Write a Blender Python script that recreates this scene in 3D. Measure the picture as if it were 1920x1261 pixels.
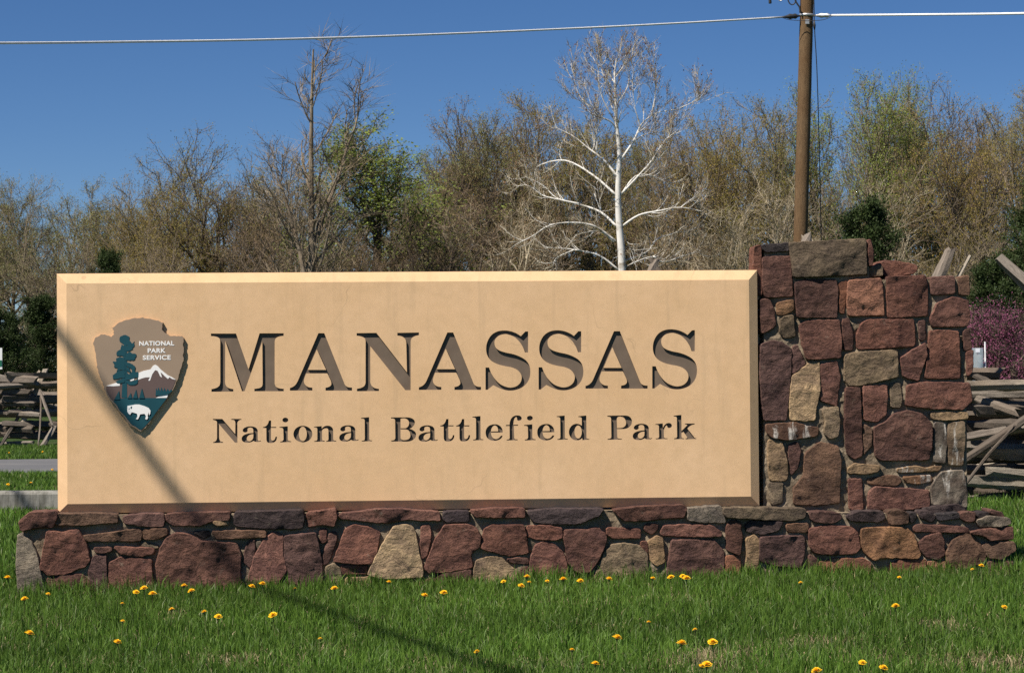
import bpy, math, random
import numpy as np
from mathutils import Vector, Matrix, noise as mnoise
from mathutils.geometry import delaunay_2d_cdt

scene = bpy.context.scene
for o in list(bpy.data.objects):
    bpy.data.objects.remove(o, do_unlink=True)
COL = scene.collection
R = math.radians

# ------------------------------------------------------------------ camera
FPX = 4380.0                       # focal length in photograph pixels (1920 wide)
DIST = 12.0                        # metres from lens to the sign
YAW, PITCH, ROLL = R(3.4), math.atan(70 / FPX), R(0.45)
_f = Vector((math.sin(YAW), math.cos(YAW), 0))
_r = Vector((math.cos(YAW), -math.sin(YAW), 0))
_z = Vector((0, 0, 1))
CAMH = 1.10
CAM = Vector((0, 0, CAMH)) - _f * DIST
FWD = _f * math.cos(PITCH) + _z * math.sin(PITCH)
UP0 = _z * math.cos(PITCH) - _f * math.sin(PITCH)
RGT = _r * math.cos(ROLL) - UP0 * math.sin(ROLL)
UPV = UP0 * math.cos(ROLL) + _r * math.sin(ROLL)
cam_data = bpy.data.cameras.new('camera')
cam = bpy.data.objects.new('camera', cam_data)
COL.objects.link(cam)
cam.matrix_world = Matrix(((RGT.x, UPV.x, -FWD.x, CAM.x), (RGT.y, UPV.y, -FWD.y, CAM.y),
                           (RGT.z, UPV.z, -FWD.z, CAM.z), (0, 0, 0, 1)))
cam_data.sensor_width = 36
cam_data.lens = FPX / 1920 * 36
cam_data.clip_start = 0.1
cam_data.clip_end = 8000
cam_data.dof.use_dof = True
cam_data.dof.focus_distance = 11.9
cam_data.dof.aperture_fstop = 28
scene.camera = cam

# ------------------------------------------------------------------ sky, sun, exposure
SUN = Vector((-1.0, -0.76, 1.72)).normalized()        # towards the sun: high, left, behind the camera
world = bpy.data.worlds.new('World')
scene.world = world
world.use_nodes = True
wn, wl = world.node_tree.nodes, world.node_tree.links
bg = wn['Background']
sky = wn.new('ShaderNodeTexSky')
sky.sky_type = 'NISHITA'
sky.sun_disc = False
sky.sun_elevation = math.asin(SUN.z)
sky.sun_rotation = math.atan2(SUN.x, SUN.y)
sky.altitude = 3500
sky.air_density = 1.0
sky.dust_density = 0.0
sky.ozone_density = 5.0
hsv = wn.new('ShaderNodeHueSaturation')
hsv.inputs['Hue'].default_value = 0.506
hsv.inputs['Saturation'].default_value = 1.17
wl.new(sky.outputs[0], hsv.inputs['Color'])
wl.new(hsv.outputs[0], bg.inputs['Color'])
bg.inputs['Strength'].default_value = 0.053
sun_data = bpy.data.lights.new('sun', 'SUN')
sun_data.energy = 5.0
sun_data.angle = R(0.53)
sun_data.color = (1.0, 0.935, 0.85)
sun = bpy.data.objects.new('sun', sun_data)
COL.objects.link(sun)
sun.rotation_euler = SUN.to_track_quat('Z', 'Y').to_euler()
sun.location = (-10, -8, 16)
vs = scene.view_settings
vs.view_transform = 'Standard'
vs.look = 'None'
vs.exposure = 0.55
vs.gamma = 1.0
vs.use_curve_mapping = False
scene.render.engine = 'CYCLES'
scene.cycles.use_denoising = False
scene.cycles.sample_clamp_indirect = 3.0
scene.cycles.max_bounces = 6
scene.cycles.diffuse_bounces = 3
scene.cycles.transparent_max_bounces = 8

# ------------------------------------------------------------------ helpers
def ray(px, py):
    return FWD * FPX + RGT * (px - 960.0) + UPV * (630.5 - py)

def at(px, py, depth):             # point seen at a photograph pixel, at a given distance
    return CAM + ray(px, py) * (depth / FPX)

def on_y(px, py, y):               # point of the plane Y = y seen at a pixel
    d = ray(px, py)
    return CAM + d * ((y - CAM.y) / d.y)

_gl, _gr = on_y(60, 1116, -0.07), on_y(1900, 1070, -0.07)
G_S = (_gr.z - _gl.z) / (_gr.x - _gl.x)
G_0 = _gl.z - G_S * _gl.x

def ground_z(x, y):                # lawn rises a little to the right, level farther off
    fade = 1.0 / (1.0 + np.square(np.maximum(0, np.asarray(y) - 1.0) / 6.0))
    return (G_0 + G_S * 4.5 * np.tanh(np.asarray(x) / 4.5)) * fade - 0.01 * (1 - fade)

def on_ground(px, py, h=0.0):
    d = ray(px, py).normalized()
    t = 9.0
    for _ in range(40):
        p = CAM + d * t
        err = p.z - (float(ground_z(p.x, p.y)) + h)
        t += err / max(1e-4, -d.z) * 0.8
    return CAM + d * t

def new_obj(name, mesh, mat=None, parent=None, loc=(0, 0, 0)):
    o = bpy.data.objects.new(name, mesh)
    COL.objects.link(o)
    o.location = loc
    if parent is not None:
        o.parent = parent
    if mat is not None:
        mats = mat if isinstance(mat, (list, tuple)) else [mat]
        if not mesh.materials:
            for m in mats:
                mesh.materials.append(m)
    return o

def tri_mesh(name, verts, tris, mat_idx=None, smooth=False):
    verts = np.asarray(verts, dtype=np.float32).reshape(-1, 3)
    tris = np.asarray(tris, dtype=np.int32).reshape(-1, 3)
    me = bpy.data.meshes.new(name)
    me.vertices.add(len(verts))
    me.vertices.foreach_set('co', verts.ravel())
    me.loops.add(tris.size)
    me.loops.foreach_set('vertex_index', tris.ravel())
    me.polygons.add(len(tris))
    me.polygons.foreach_set('loop_start', np.arange(0, tris.size, 3, dtype=np.int32))
    me.polygons.foreach_set('loop_total', np.full(len(tris), 3, dtype=np.int32))
    if mat_idx is not None:
        me.polygons.foreach_set('material_index', np.asarray(mat_idx, dtype=np.int32))
    if smooth:
        me.polygons.foreach_set('use_smooth', np.ones(len(tris), dtype=bool))
    me.update(calc_edges=True)
    me.validate()
    return me

def poly_mesh(name, verts, faces, smooth=False):
    me = bpy.data.meshes.new(name)
    me.from_pydata([tuple(v) for v in verts], [], faces)
    if smooth:
        me.polygons.foreach_set('use_smooth', np.ones(len(faces), dtype=bool))
    me.update()
    return me

def empty(name, loc, label=None, cat=None, group=None, kind=None):
    o = bpy.data.objects.new(name, None)
    COL.objects.link(o)
    o.location = loc
    o.empty_display_size = 0.2
    tag(o, label, cat, group, kind)
    return o

def tag(o, label=None, cat=None, group=None, kind=None):
    if label: o['label'] = label
    if cat: o['category'] = cat
    if group: o['group'] = group
    if kind: o['kind'] = kind
    return o

def tube(points, radii, sides=8, cap=True):
    pts = [Vector(p) for p in points]
    if not hasattr(radii, '__len__'):
        radii = [radii] * len(pts)
    verts, tris = [], []
    ref = None
    for i, p in enumerate(pts):
        t = (pts[min(i + 1, len(pts) - 1)] - pts[max(i - 1, 0)]).normalized()
        if ref is None:
            ref = Vector((0, 0, 1)) if abs(t.z) < 0.9 else Vector((1, 0, 0))
        a = t.cross(ref).normalized()
        b = a.cross(t).normalized()
        ref = b
        for k in range(sides):
            an = 2 * math.pi * k / sides
            verts.append(p + (a * math.cos(an) + b * math.sin(an)) * radii[i])
    for i in range(len(pts) - 1):
        for k in range(sides):
            q = (k + 1) % sides
            a0, a1, b0, b1 = i * sides + k, i * sides + q, (i + 1) * sides + k, (i + 1) * sides + q
            tris += [(a0, a1, b1), (a0, b1, b0)]
    if cap:
        n0 = len(verts)
        verts += [pts[0], pts[-1]]
        m = (len(pts) - 1) * sides
        for k in range(sides):
            q = (k + 1) % sides
            tris += [(n0, q, k), (n0 + 1, m + k, m + q)]
    return verts, tris

def tube_obj(name, points, radii, mat, parent=None, sides=8, smooth=True):
    off = Vector(parent.location) if parent is not None else Vector((0, 0, 0))
    v, f = tube(points, radii, sides)
    return new_obj(name, tri_mesh(name, [tuple(p - off) for p in v], f, smooth=smooth), mat, parent)

# ------------------------------------------------------------------ materials
class NT:
    def __init__(self, name):
        self.m = bpy.data.materials.new(name)
        self.m.use_nodes = True
        self.n = self.m.node_tree.nodes
        self.l = self.m.node_tree.links
        self.b = self.n['Principled BSDF']
        self.out = self.n['Material Output']
    def add(self, t, **kw):
        nd = self.n.new(t)
        for k, v in kw.items():
            setattr(nd, k, v)
        return nd
    def link(self, a, b):
        self.l.new(a, b)
    def coords(self, kind='Object', scale=(1, 1, 1), rnd=0.0):
        tc = self.add('ShaderNodeTexCoord')
        src = tc.outputs[kind]
        if rnd:
            oi = self.add('ShaderNodeObjectInfo')
            ml = self.add('ShaderNodeMath', operation='MULTIPLY')
            ml.inputs[1].default_value = rnd
            self.link(oi.outputs['Random'], ml.inputs[0])
            va = self.add('ShaderNodeVectorMath', operation='ADD')
            self.link(src, va.inputs[0]); self.link(ml.outputs[0], va.inputs[1])
            src = va.outputs[0]
        mp = self.add('ShaderNodeMapping')
        mp.inputs['Scale'].default_value = scale
        self.link(src, mp.inputs['Vector'])
        return mp.outputs[0]
    def noise(self, vec, scale, detail=4, rough=0.55, dist=0.0):
        nd = self.add('ShaderNodeTexNoise')
        nd.inputs['Scale'].default_value = scale
        nd.inputs['Detail'].default_value = detail
        nd.inputs['Roughness'].default_value = rough
        nd.inputs['Distortion'].default_value = dist
        self.link(vec, nd.inputs['Vector'])
        return nd.outputs['Fac']
    def ramp(self, fac, stops):
        nd = self.add('ShaderNodeValToRGB')
        e = nd.color_ramp.elements
        while len(e) < len(stops):
            e.new(0.5)
        for el, (p, c) in zip(e, stops):
            el.position = p
            el.color = (*c, 1) if len(c) == 3 else c
        self.link(fac, nd.inputs['Fac'])
        return nd.outputs['Color']
    def mix(self, fac, a, b, mode='MIX'):
        nd = self.add('ShaderNodeMix', data_type='RGBA', blend_type=mode)
        if isinstance(fac, (int, float)): nd.inputs[0].default_value = fac
        else: self.link(fac, nd.inputs[0])
        for s, v in ((6, a), (7, b)):
            if isinstance(v, tuple): nd.inputs[s].default_value = (*v, 1)
            else: self.link(v, nd.inputs[s])
        return nd.outputs[2]
    def bump(self, h, strength, distance=0.01):
        nd = self.add('ShaderNodeBump')
        nd.inputs['Strength'].default_value = strength
        nd.inputs['Distance'].default_value = distance
        self.link(h, nd.inputs['Height'])
        self.link(nd.outputs[0], self.b.inputs['Normal'])
        return nd
    def base(self, c, rough=0.8, spec=0.3):
        if isinstance(c, tuple): self.b.inputs['Base Color'].default_value = (*c, 1)
        else: self.link(c, self.b.inputs['Base Color'])
        self.b.inputs['Roughness'].default_value = rough
        self.b.inputs['Specular IOR Level'].default_value = spec
        return self.m

def plain(name, c, rough=0.7, spec=0.3, var=0.25, scale=6, metal=0.0):
    t = NT(name)
    v = t.coords('Object')
    n = t.noise(v, scale)
    col = t.ramp(n, [(0.3, tuple(x * (1 - var) for x in c)), (0.7, tuple(min(1, x * (1 + var)) for x in c))])
    t.base(col, rough, spec)
    t.b.inputs['Metallic'].default_value = metal
    return t.m

def leafy(name, c, var=0.45, transl=0.35, rough=0.6):
    t = NT(name)
    oi = t.add('ShaderNodeObjectInfo')
    v = t.coords('Object', rnd=20.0)
    n = t.noise(v, 1.3, 5, 0.7)
    col = t.ramp(n, [(0.3, tuple(x * (1 - var) for x in c)), (0.72, tuple(min(1, x * (1 + var)) for x in c))])
    t.base(col, rough, 0.15)
    tr = t.add('ShaderNodeBsdfTranslucent')
    t.link(col, tr.inputs['Color'])
    ms = t.add('ShaderNodeMixShader')
    ms.inputs[0].default_value = transl
    t.link(t.b.outputs[0], ms.inputs[1]); t.link(tr.outputs[0], ms.inputs[2])
    t.link(ms.outputs[0], t.out.inputs['Surface'])
    return t.m

def mat_stone():
    t = NT('field_stone')
    oi = t.add('ShaderNodeObjectInfo')
    v = t.coords('Object', rnd=37.0)
    big = t.noise(v, 6.0, 5, 0.62, 0.3)
    lay = t.noise(t.coords('Object', (1.0, 1.0, 1.9), rnd=11.0), 11.0, 7, 0.66, 1.2)
    fine = t.noise(v, 85.0, 5, 0.7)
    dark = t.mix(1.0, oi.outputs['Color'], (0.50, 0.49, 0.55), 'MULTIPLY')
    lite = t.mix(1.0, oi.outputs['Color'], (1.40, 1.40, 1.34), 'MULTIPLY')
    c1 = t.mix(t.ramp(big, [(0.38, (0, 0, 0)), (0.64, (1, 1, 1))]), dark, lite)
    c2 = t.mix(0.45, c1, t.mix(t.ramp(lay, [(0.38, (0, 0, 0)), (0.62, (1, 1, 1))]), dark, lite))
    c3 = t.mix(t.ramp(fine, [(0.54, (0, 0, 0)), (0.78, (0.55, 0.55, 0.55))]), c2, t.mix(1.0, oi.outputs['Color'], (0.42, 0.42, 0.45), 'MULTIPLY'))
    lich = t.noise(v, 19.0, 6, 0.78)
    c4 = t.mix(t.ramp(lich, [(0.60, (0, 0, 0)), (0.74, (0.55, 0.55, 0.55))]), c3, (0.29, 0.235, 0.175))
    t.base(c4, 0.88, 0.22)
    # cleft surface: cracked plates plus grain
    vo = t.add('ShaderNodeTexVoronoi', feature='SMOOTH_F1')
    vo.inputs['Scale'].default_value = 17.0; vo.inputs['Smoothness'].default_value = 0.15
    nz = t.add('ShaderNodeTexNoise'); nz.inputs['Scale'].default_value = 13.0; nz.inputs['Detail'].default_value = 5
    t.link(v, nz.inputs['Vector'])
    sc = t.add('ShaderNodeVectorMath', operation='SCALE'); sc.inputs['Scale'].default_value = 0.11
    ad = t.add('ShaderNodeVectorMath', operation='ADD')
    t.link(nz.outputs['Color'], sc.inputs[0]); t.link(v, ad.inputs[0]); t.link(sc.outputs[0], ad.inputs[1]); t.link(ad.outputs[0], vo.inputs['Vector'])
    add = t.add('ShaderNodeMath', operation='ADD')
    m1 = t.add('ShaderNodeMath', operation='MULTIPLY'); m1.inputs[1].default_value = 0.35
    t.link(vo.outputs['Distance'], m1.inputs[0]); t.link(m1.outputs[0], add.inputs[0])
    t.link(t.noise(v, 30.0, 8, 0.74), add.inputs[1])
    add2 = t.add('ShaderNodeMath', operation='ADD')
    terr = t.ramp(lay, [(0.36, (0, 0, 0)), (0.385, (.4, .4, .4)), (0.50, (.5, .5, .5)), (0.52, (.85, .85, .85)), (0.64, (.95, .95, .95)), (0.655, (1.25, 1.25, 1.25))])
    t.link(add.outputs[0], add2.inputs[0]); t.link(terr, add2.inputs[1])
    t.bump(add2.outputs[0], 0.95, 0.011)
    return t.m

def mat_streaked_stone():             # stones with lime run-off
    t = NT('lime_streaked_stone')
    oi = t.add('ShaderNodeObjectInfo')
    v = t.coords('Object', (1, 1, 0.22), rnd=19.0)
    v2 = t.coords('Object', rnd=7.0)
    n = t.noise(v, 26.0, 6, 0.7, 0.4)
    f = t.noise(v2, 40, 6, 0.7)
    b = t.noise(v2, 9, 5, 0.6)
    c = t.mix(t.ramp(b, [(0.4, (0, 0, 0)), (0.62, (1, 1, 1))]), t.mix(1.0, oi.outputs['Color'], (0.4, 0.36, 0.36), 'MULTIPLY'), oi.outputs['Color'])
    c = t.mix(t.ramp(n, [(0.55, (0, 0, 0)), (0.66, (0.85, 0.85, 0.85))]), c, (0.52, 0.48, 0.42))
    t.base(c, 0.85, 0.25)
    t.bump(f, 0.7, 0.012)
    return t.m

def mat_mortar():
    t = NT('mortar')
    v = t.coords('Object')
    a = t.noise(v, 9, 5, 0.65)
    b = t.noise(v, 120, 4, 0.7)
    c = t.ramp(a, [(0.3, (0.15, 0.112, 0.073)), (0.55, (0.25, 0.195, 0.133)), (0.75, (0.38, 0.31, 0.22))])
    c = t.mix(t.ramp(b, [(0.45, (0, 0, 0)), (0.75, (0.5, 0.5, 0.5))]), c, (0.14, 0.115, 0.085))
    t.base(c, 0.95, 0.1)
    t.bump(b, 0.8, 0.006)
    return t.m

def mat_sign():
    t = NT('cream_cast_stone')
    v = t.coords('Object')
    big = t.noise(v, 2.2, 4, 0.6)
    mid = t.noise(v, 17, 5, 0.65)
    grain = t.noise(v, 420, 3, 0.6)
    streak = t.noise(t.coords('Object', (9, 9, 0.7)), 2.0, 5, 0.6)
    c = t.ramp(big, [(0.3, (0.74, 0.478, 0.256)), (0.7, (0.81, 0.54, 0.31))])
    c = t.mix(t.ramp(mid, [(0.4, (0, 0, 0)), (0.75, (0.45, 0.45, 0.45))]), c, (0.60, 0.40, 0.215))
    c = t.mix(t.ramp(streak, [(0.55, (0, 0, 0)), (0.8, (0.50, 0.50, 0.50))]), c, (0.50, 0.35, 0.20))
    c = t.mix(t.ramp(grain, [(0.50, (0, 0, 0)), (0.72, (0.42, 0.42, 0.42))]), c, (0.50, 0.33, 0.17))
    c = t.mix(t.ramp(grain, [(0.26, (0.5, 0.5, 0.5)), (0.36, (0, 0, 0))]), c, (0.86, 0.68, 0.46))
    # hairline cracks
    vo = t.add('ShaderNodeTexVoronoi', feature='DISTANCE_TO_EDGE')
    vo.inputs['Scale'].default_value = 1.15
    wv = t.add('ShaderNodeVectorMath', operation='ADD')
    nz = t.add('ShaderNodeTexNoise'); nz.inputs['Scale'].default_value = 6
    t.link(v, nz.inputs['Vector'])
    sc = t.add('ShaderNodeVectorMath', operation='SCALE'); sc.inputs['Scale'].default_value = 0.25
    t.link(nz.outputs['Color'], sc.inputs[0]); t.link(v, wv.inputs[0]); t.link(sc.outputs[0], wv.inputs[1])
    t.link(wv.outputs[0], vo.inputs['Vector'])
    crack = t.ramp(vo.outputs['Distance'], [(0.0, (1, 1, 1)), (0.0035, (0, 0, 0))])
    gate = t.ramp(t.noise(v, 3.1, 2), [(0.54, (0, 0, 0)), (0.62, (0.42, 0.42, 0.42))])
    cg = t.mix(1.0, crack, gate, 'MULTIPLY')
    c = t.mix(cg, c, (0.34, 0.24, 0.14))
    t.base(c, 0.9, 0.2)
    t.bump(grain, 0.35, 0.002)
    return t.m

def mat_wood(name, c, along='X', rough=0.85, fine=1.0):
    t = NT(name)
    sc = {'X': (0.6, 7, 7), 'Z': (7, 7, 0.6)}[along]
    v = t.coords('Object', sc, rnd=23.0)
    n = t.noise(v, 9.0 * fine, 6, 0.7, 0.5)
    g = t.noise(v, 30.0 * fine, 5, 0.7)
    b = t.noise(t.coords('Object', rnd=5.0), 1.2, 3)
    col = t.ramp(n, [(0.3, tuple(x * 0.42 for x in c)), (0.5, c), (0.72, tuple(min(1, x * 1.5) for x in c))])
    col = t.mix(t.ramp(b, [(0.4, (0, 0, 0)), (0.65, (0.55, 0.55, 0.55))]), col, tuple(x * y for x, y in zip(c, (0.75, 0.62, 0.5))))
    t.base(col, rough, 0.2)
    t.bump(g, 0.7, 0.012)
    return t.m

M_STONE, M_STREAK, M_MORTAR, M_SIGN = mat_stone(), mat_streaked_stone(), mat_mortar(), mat_sign()
M_LETTER = plain('weathered_brown_paint', (0.175, 0.130, 0.094), 0.85, 0.2, 0.16, 9)
M_BROWN = plain('emblem_brown', (0.33, 0.24, 0.165), 0.7, 0.3, 0.05)
M_EDGE = plain('emblem_edge', (0.30, 0.16, 0.07), 0.75, 0.3, 0.3, 60)
M_PURPLE = plain('emblem_mountain', (0.13, 0.088, 0.078), 0.7, 0.3, 0.08)
M_TEAL = plain('emblem_green', (0.008, 0.066, 0.085), 0.6, 0.3, 0.10)
M_WHITE = plain('emblem_white', (0.90, 0.88, 0.84), 0.6, 0.3, 0.03)
M_RAIL = mat_wood('weathered_rail', (0.20, 0.17, 0.138), 'X')
M_RAILPALE = mat_wood('pale_rail', (0.31, 0.265, 0.205), 'X')
M_RAILDARK = mat_wood('dark_rail', (0.12, 0.10, 0.08), 'X')
M_POLE = mat_wood('pole_wood', (0.15, 0.094, 0.048), 'Z', 0.85, 1.4)
M_METAL = plain('galvanised_metal', (0.55, 0.55, 0.54), 0.4, 0.5, 0.15, 20, 0.6)
M_CABLE = plain('weathered_cable', (0.78, 0.77, 0.74), 0.55, 0.4, 0.12, 14)
M_BLACK = plain('black_rubber', (0.03, 0.03, 0.032), 0.55, 0.4, 0.2, 12)

# ------------------------------------------------------------------ ground, path, kerb
def ground_sheet():
    s = np.linspace(-1, 1, 121)
    ax = np.sinh(s * 6.6) / np.sinh(6.6) * 2500
    X, Y = np.meshgrid(ax, ax + 0.0)
    Z = ground_z(X, Y)
    n = len(ax)
    v = np.stack([X.ravel(), Y.ravel(), Z.ravel()], 1)
    i = (np.arange(n - 1)[:, None] * n + np.arange(n - 1)[None]).ravel()
    t = np.concatenate([np.stack([i, i + 1, i + n + 1], 1), np.stack([i, i + n + 1, i + n], 1)])
    return tri_mesh('ground', v, t, smooth=True)

def mat_ground():
    t = NT('lawn_soil')
    v = t.coords('Object')
    a = t.noise(v, 0.8, 4)
    b = t.noise(v, 45, 5, 0.7)
    c = t.ramp(b, [(0.3, (0.018, 0.03, 0.008)), (0.55, (0.04, 0.07, 0.016)), (0.75, (0.10, 0.10, 0.04))])
    c = t.mix(t.ramp(a, [(0.5, (0, 0, 0)), (0.75, (0.6, 0.6, 0.6))]), c, (0.11, 0.085, 0.045))
    t.base(c, 0.95, 0.1)
    t.bump(b, 0.8, 0.03)
    return t.m
tag(new_obj('ground', ground_sheet(), mat_ground()), 'green lawn spreading round the stone base and back to the wood', kind='structure')

def mat_asphalt():
    t = NT('asphalt')
    v = t.coords('Object')
    n = t.noise(v, 90, 5, 0.7)
    b = t.noise(v, 1.1, 4)
    c = t.ramp(n, [(0.3, (0.085, 0.085, 0.088)), (0.7, (0.15, 0.15, 0.152))])
    c = t.mix(t.ramp(b, [(0.45, (0, 0, 0)), (0.7, (0.5, 0.5, 0.5))]), c, (0.19, 0.18, 0.17))
    t.base(c, 0.9, 0.2)
    t.bump(n, 0.5, 0.01)
    return t.m

def strip(name, pts_front, pts_back, dz, mat):
    vs_, fs = [], []
    for a, b in zip(pts_front, pts_back):
        for p in (a, b):
            vs_.append((p[0], p[1], float(ground_z(p[0], p[1])) + dz))
    for i in range(len(pts_front) - 1):
        fs.append((2 * i, 2 * i + 2, 2 * i + 3, 2 * i + 1))
    return new_obj(name, poly_mesh(name, vs_, fs), mat)

xs = np.linspace(-40, 40, 41)
y_f = on_ground(50, 890).y
y_b = on_ground(50, 864).y
tag(strip('path', [(x, y_f + 0.02 * x) for x in xs], [(x, y_b + 0.02 * x) for x in xs], 0.03, mat_asphalt()),
    'grey asphalt drive running across behind the sign', kind='structure')

def mat_concrete():
    t = NT('kerb_concrete')
    v = t.coords('Object')
    a = t.noise(v, 6, 5, 0.7)
    s_ = t.noise(t.coords('Object', (4, 4, 0.5)), 6, 5, 0.7)
    c = t.ramp(a, [(0.3, (0.20, 0.19, 0.165)), (0.7, (0.36, 0.345, 0.30))])
    c = t.mix(t.ramp(s_, [(0.38, (0, 0, 0)), (0.62, (0.85, 0.85, 0.85))]), c, (0.11, 0.105, 0.085))
    t.base(c, 0.9, 0.2)
    t.bump(a, 0.5, 0.01)
    return t.m
kp = on_ground(50, 962)
kx0, kx1, ky, kh = -32.0, 1.2, kp.y, 0.175
kv, kf = [], []
prof = [(0, -0.25), (0.0, kh - 0.025), (0.012, kh - 0.006), (0.03, kh), (0.17, kh), (0.18, -0.25)]
kxs = np.linspace(kx0, kx1, 24)
for x in kxs:
    for (dy, z) in prof:
        kv.append((x, ky + dy + 0.012 * math.sin(x * 1.7), z + 0.006 * math.sin(x * 2.3)))
m_ = len(prof)
for i in range(len(kxs) - 1):
    for k in range(m_ - 1):
        a = i * m_ + k
        kf.append((a, a + m_, a + m_ + 1, a + 1))
kf += [tuple(range(m_)), tuple(reversed(range((len(kxs) - 1) * m_, len(kxs) * m_)))]
tag(new_obj('kerb', poly_mesh('kerb', kv, kf), mat_concrete()), 'low stained concrete kerb in the lawn left of the sign', kind='structure')

# ------------------------------------------------------------------ flat outlines: fill and extrude
def fill2d(loops):
    verts, edges = [], []
    for lp in loops:
        b = len(verts)
        verts += [Vector((p[0], p[1])) for p in lp]
        edges += [(b + i, b + (i + 1) % len(lp)) for i in range(len(lp))]
    ov, oe, of, *_ = delaunay_2d_cdt(verts, edges, [], 0, 1e-7)
    P = np.array([(v.x, v.y) for v in ov])
    T = np.array(of)
    c = P[T].mean(1)
    inside = np.zeros(len(c), dtype=bool)
    for lp in loops:
        q = np.asarray(lp, dtype=float)
        for i in range(len(q)):
            (x1, y1), (x2, y2) = q[i], q[(i + 1) % len(q)]
            if y1 == y2: continue
            cond = ((y1 > c[:, 1]) != (y2 > c[:, 1]))
            xi = x1 + (c[:, 1] - y1) * (x2 - x1) / (y2 - y1)
            inside ^= cond & (c[:, 0] < xi)
    return P, T[inside]

def plate(name, loops, y0, y1, origin=(0, 0, 0), back=False, mats=None, wall_mat=0):
    """Flat plate facing -Y at y0 with walls back to y1; loops in X,Z."""
    P, T = fill2d(loops)
    V = [(p[0], y0, p[1]) for p in P]
    F = [tuple(t) for t in T]
    idx = [0] * len(F)
    for lp in loops:
        b = len(V)
        n = len(lp)
        V += [(p[0], y0, p[1]) for p in lp] + [(p[0], y1, p[1]) for p in lp]
        for i in range(n):
            j = (i + 1) % n
            F += [(b + i, b + j, b + n + j), (b + i, b + n + j, b + n + i)]
            idx += [wall_mat, wall_mat]
    if back:
        b = len(V)
        V += [(p[0], y1, p[1]) for p in P]
        F += [(b + t[0], b + t[2], b + t[1]) for t in T]
        idx += [0] * len(T)
    V = np.array(V, dtype=float) - np.array(origin, dtype=float)
    return tri_mesh(name, V, F, idx)

def curve(pts, step=4):
    """Closed outline: (x, y) corner, (x, y, 1) smooth point."""
    n = len(pts)
    out = []
    for i in range(n):
        p0, p1, p2, p3 = pts[i - 1], pts[i], pts[(i + 1) % n], pts[(i + 2) % n]
        a, b = Vector(p1[:2]), Vector(p2[:2])
        L = (b - a).length
        s1, s2 = len(p1) > 2, len(p2) > 2
        if not s1 and not s2:
            out.append(tuple(a)); continue
        t1 = (b - Vector(p0[:2])).normalized() * L if s1 else None
        t2 = (Vector(p3[:2]) - a).normalized() * L if s2 else None
        if t1 is None: t1 = 2 * (b - a) - t2 if False else ((b - a) * 1.5 - t2 * 0.5)
        if t2 is None: t2 = (b - a) * 1.5 - t1 * 0.5
        for k in range(step):
            u = k / step
            h00, h10 = 2*u**3 - 3*u*u + 1, u**3 - 2*u*u + u
            h01, h11 = -2*u**3 + 3*u*u, u**3 - u*u
            out.append(tuple(a * h00 + t1 * h10 + b * h01 + t2 * h11))
    return out

def S(*p):                            # smooth run
    return [(x, y, 1) for x, y in p]

def ell(cx, cy, rx, ry, n=20):
    return [(cx + rx * math.cos(2 * math.pi * k / n), cy + ry * math.sin(2 * math.pi * k / n)) for k in range(n)]

G = {}                                # glyph: (zoom x0, y0, scale, loops)
G['M'] = (380, 600, 4.0, [[(62, 100), (250, 100), (344, 368), (427, 98), (608, 98), (607, 117), *S((575, 122), (549, 135)), (540, 162),
    (540, 475), *S((550, 498), (575, 510)), (608, 514), (608, 532), (388, 532), (388, 514), *S((425, 508), (444, 496)), (450, 472), (447, 160),
    (314, 532), (295, 532), (169, 155), (168, 468), *S((178, 495), (200, 510)), (230, 516), (230, 534), (66, 536), (66, 516), *S((100, 508), (124, 491)),
    (132, 462), (132, 158), *S((124, 135), (100, 123)), (62, 119)]])
G['N'] = (380, 600, 4.0, [[(1155, 97), (1303, 95), (1532, 391), (1527, 168), *S((1518, 140), (1495, 122)), (1460, 115), (1460, 95), (1622, 92),
    (1622, 112), *S((1585, 122), (1565, 140)), (1560, 168), (1560, 524), (1520, 524), (1257, 195), (1257, 466), *S((1268, 492), (1290, 508)),
    (1322, 514), (1322, 530), (1157, 532), (1157, 514), *S((1190, 506), (1214, 490)), (1222, 462), (1222, 158), *S((1215, 135), (1190, 122)), (1155, 116)]])
G['S'] = (900, 610, 9.143, [[(825, 100), (825, 462), (770, 460), *S((735, 370), (670, 270), (580, 190), (480, 152), (420, 147), (330, 170), (265, 230),
    (248, 300), (272, 380), (340, 430), (450, 465), (570, 490), (680, 530), (780, 590), (840, 670), (862, 770), (853, 880), (808, 980), (720, 1060),
    (600, 1105), (490, 1112), (380, 1090), (290, 1052)), (230, 1020), (130, 1100), (95, 1100), (95, 718), (155, 718), *S((190, 810), (260, 920), (350, 1005),
    (450, 1050), (530, 1062), (620, 1040), (690, 980), (715, 900), (700, 830), (640, 760), (540, 715), (430, 695), (300, 660), (190, 600), (125, 510),
    (105, 400), (125, 280), (190, 170), (290, 105), (410, 85), (520, 97), (620, 132)), (700, 182), (775, 103)]])
G['A'] = (1100, 610, 9.143, [[(468, 97), (568, 97), (900, 925), *S((930, 990), (975, 1020)), (1045, 1028), (1045, 1080), (590, 1080), (590, 1030),
    *S((650, 1015), (685, 985), (690, 950)), (678, 905), (620, 785), (258, 785), *S((225, 880), (222, 940), (250, 990), (300, 1020)), (365, 1030),
    (365, 1078), (-20, 1080), (-20, 1035), *S((40, 1010), (90, 960)), (132, 875)], [(440, 375), (600, 725), (287, 725)]])
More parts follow.
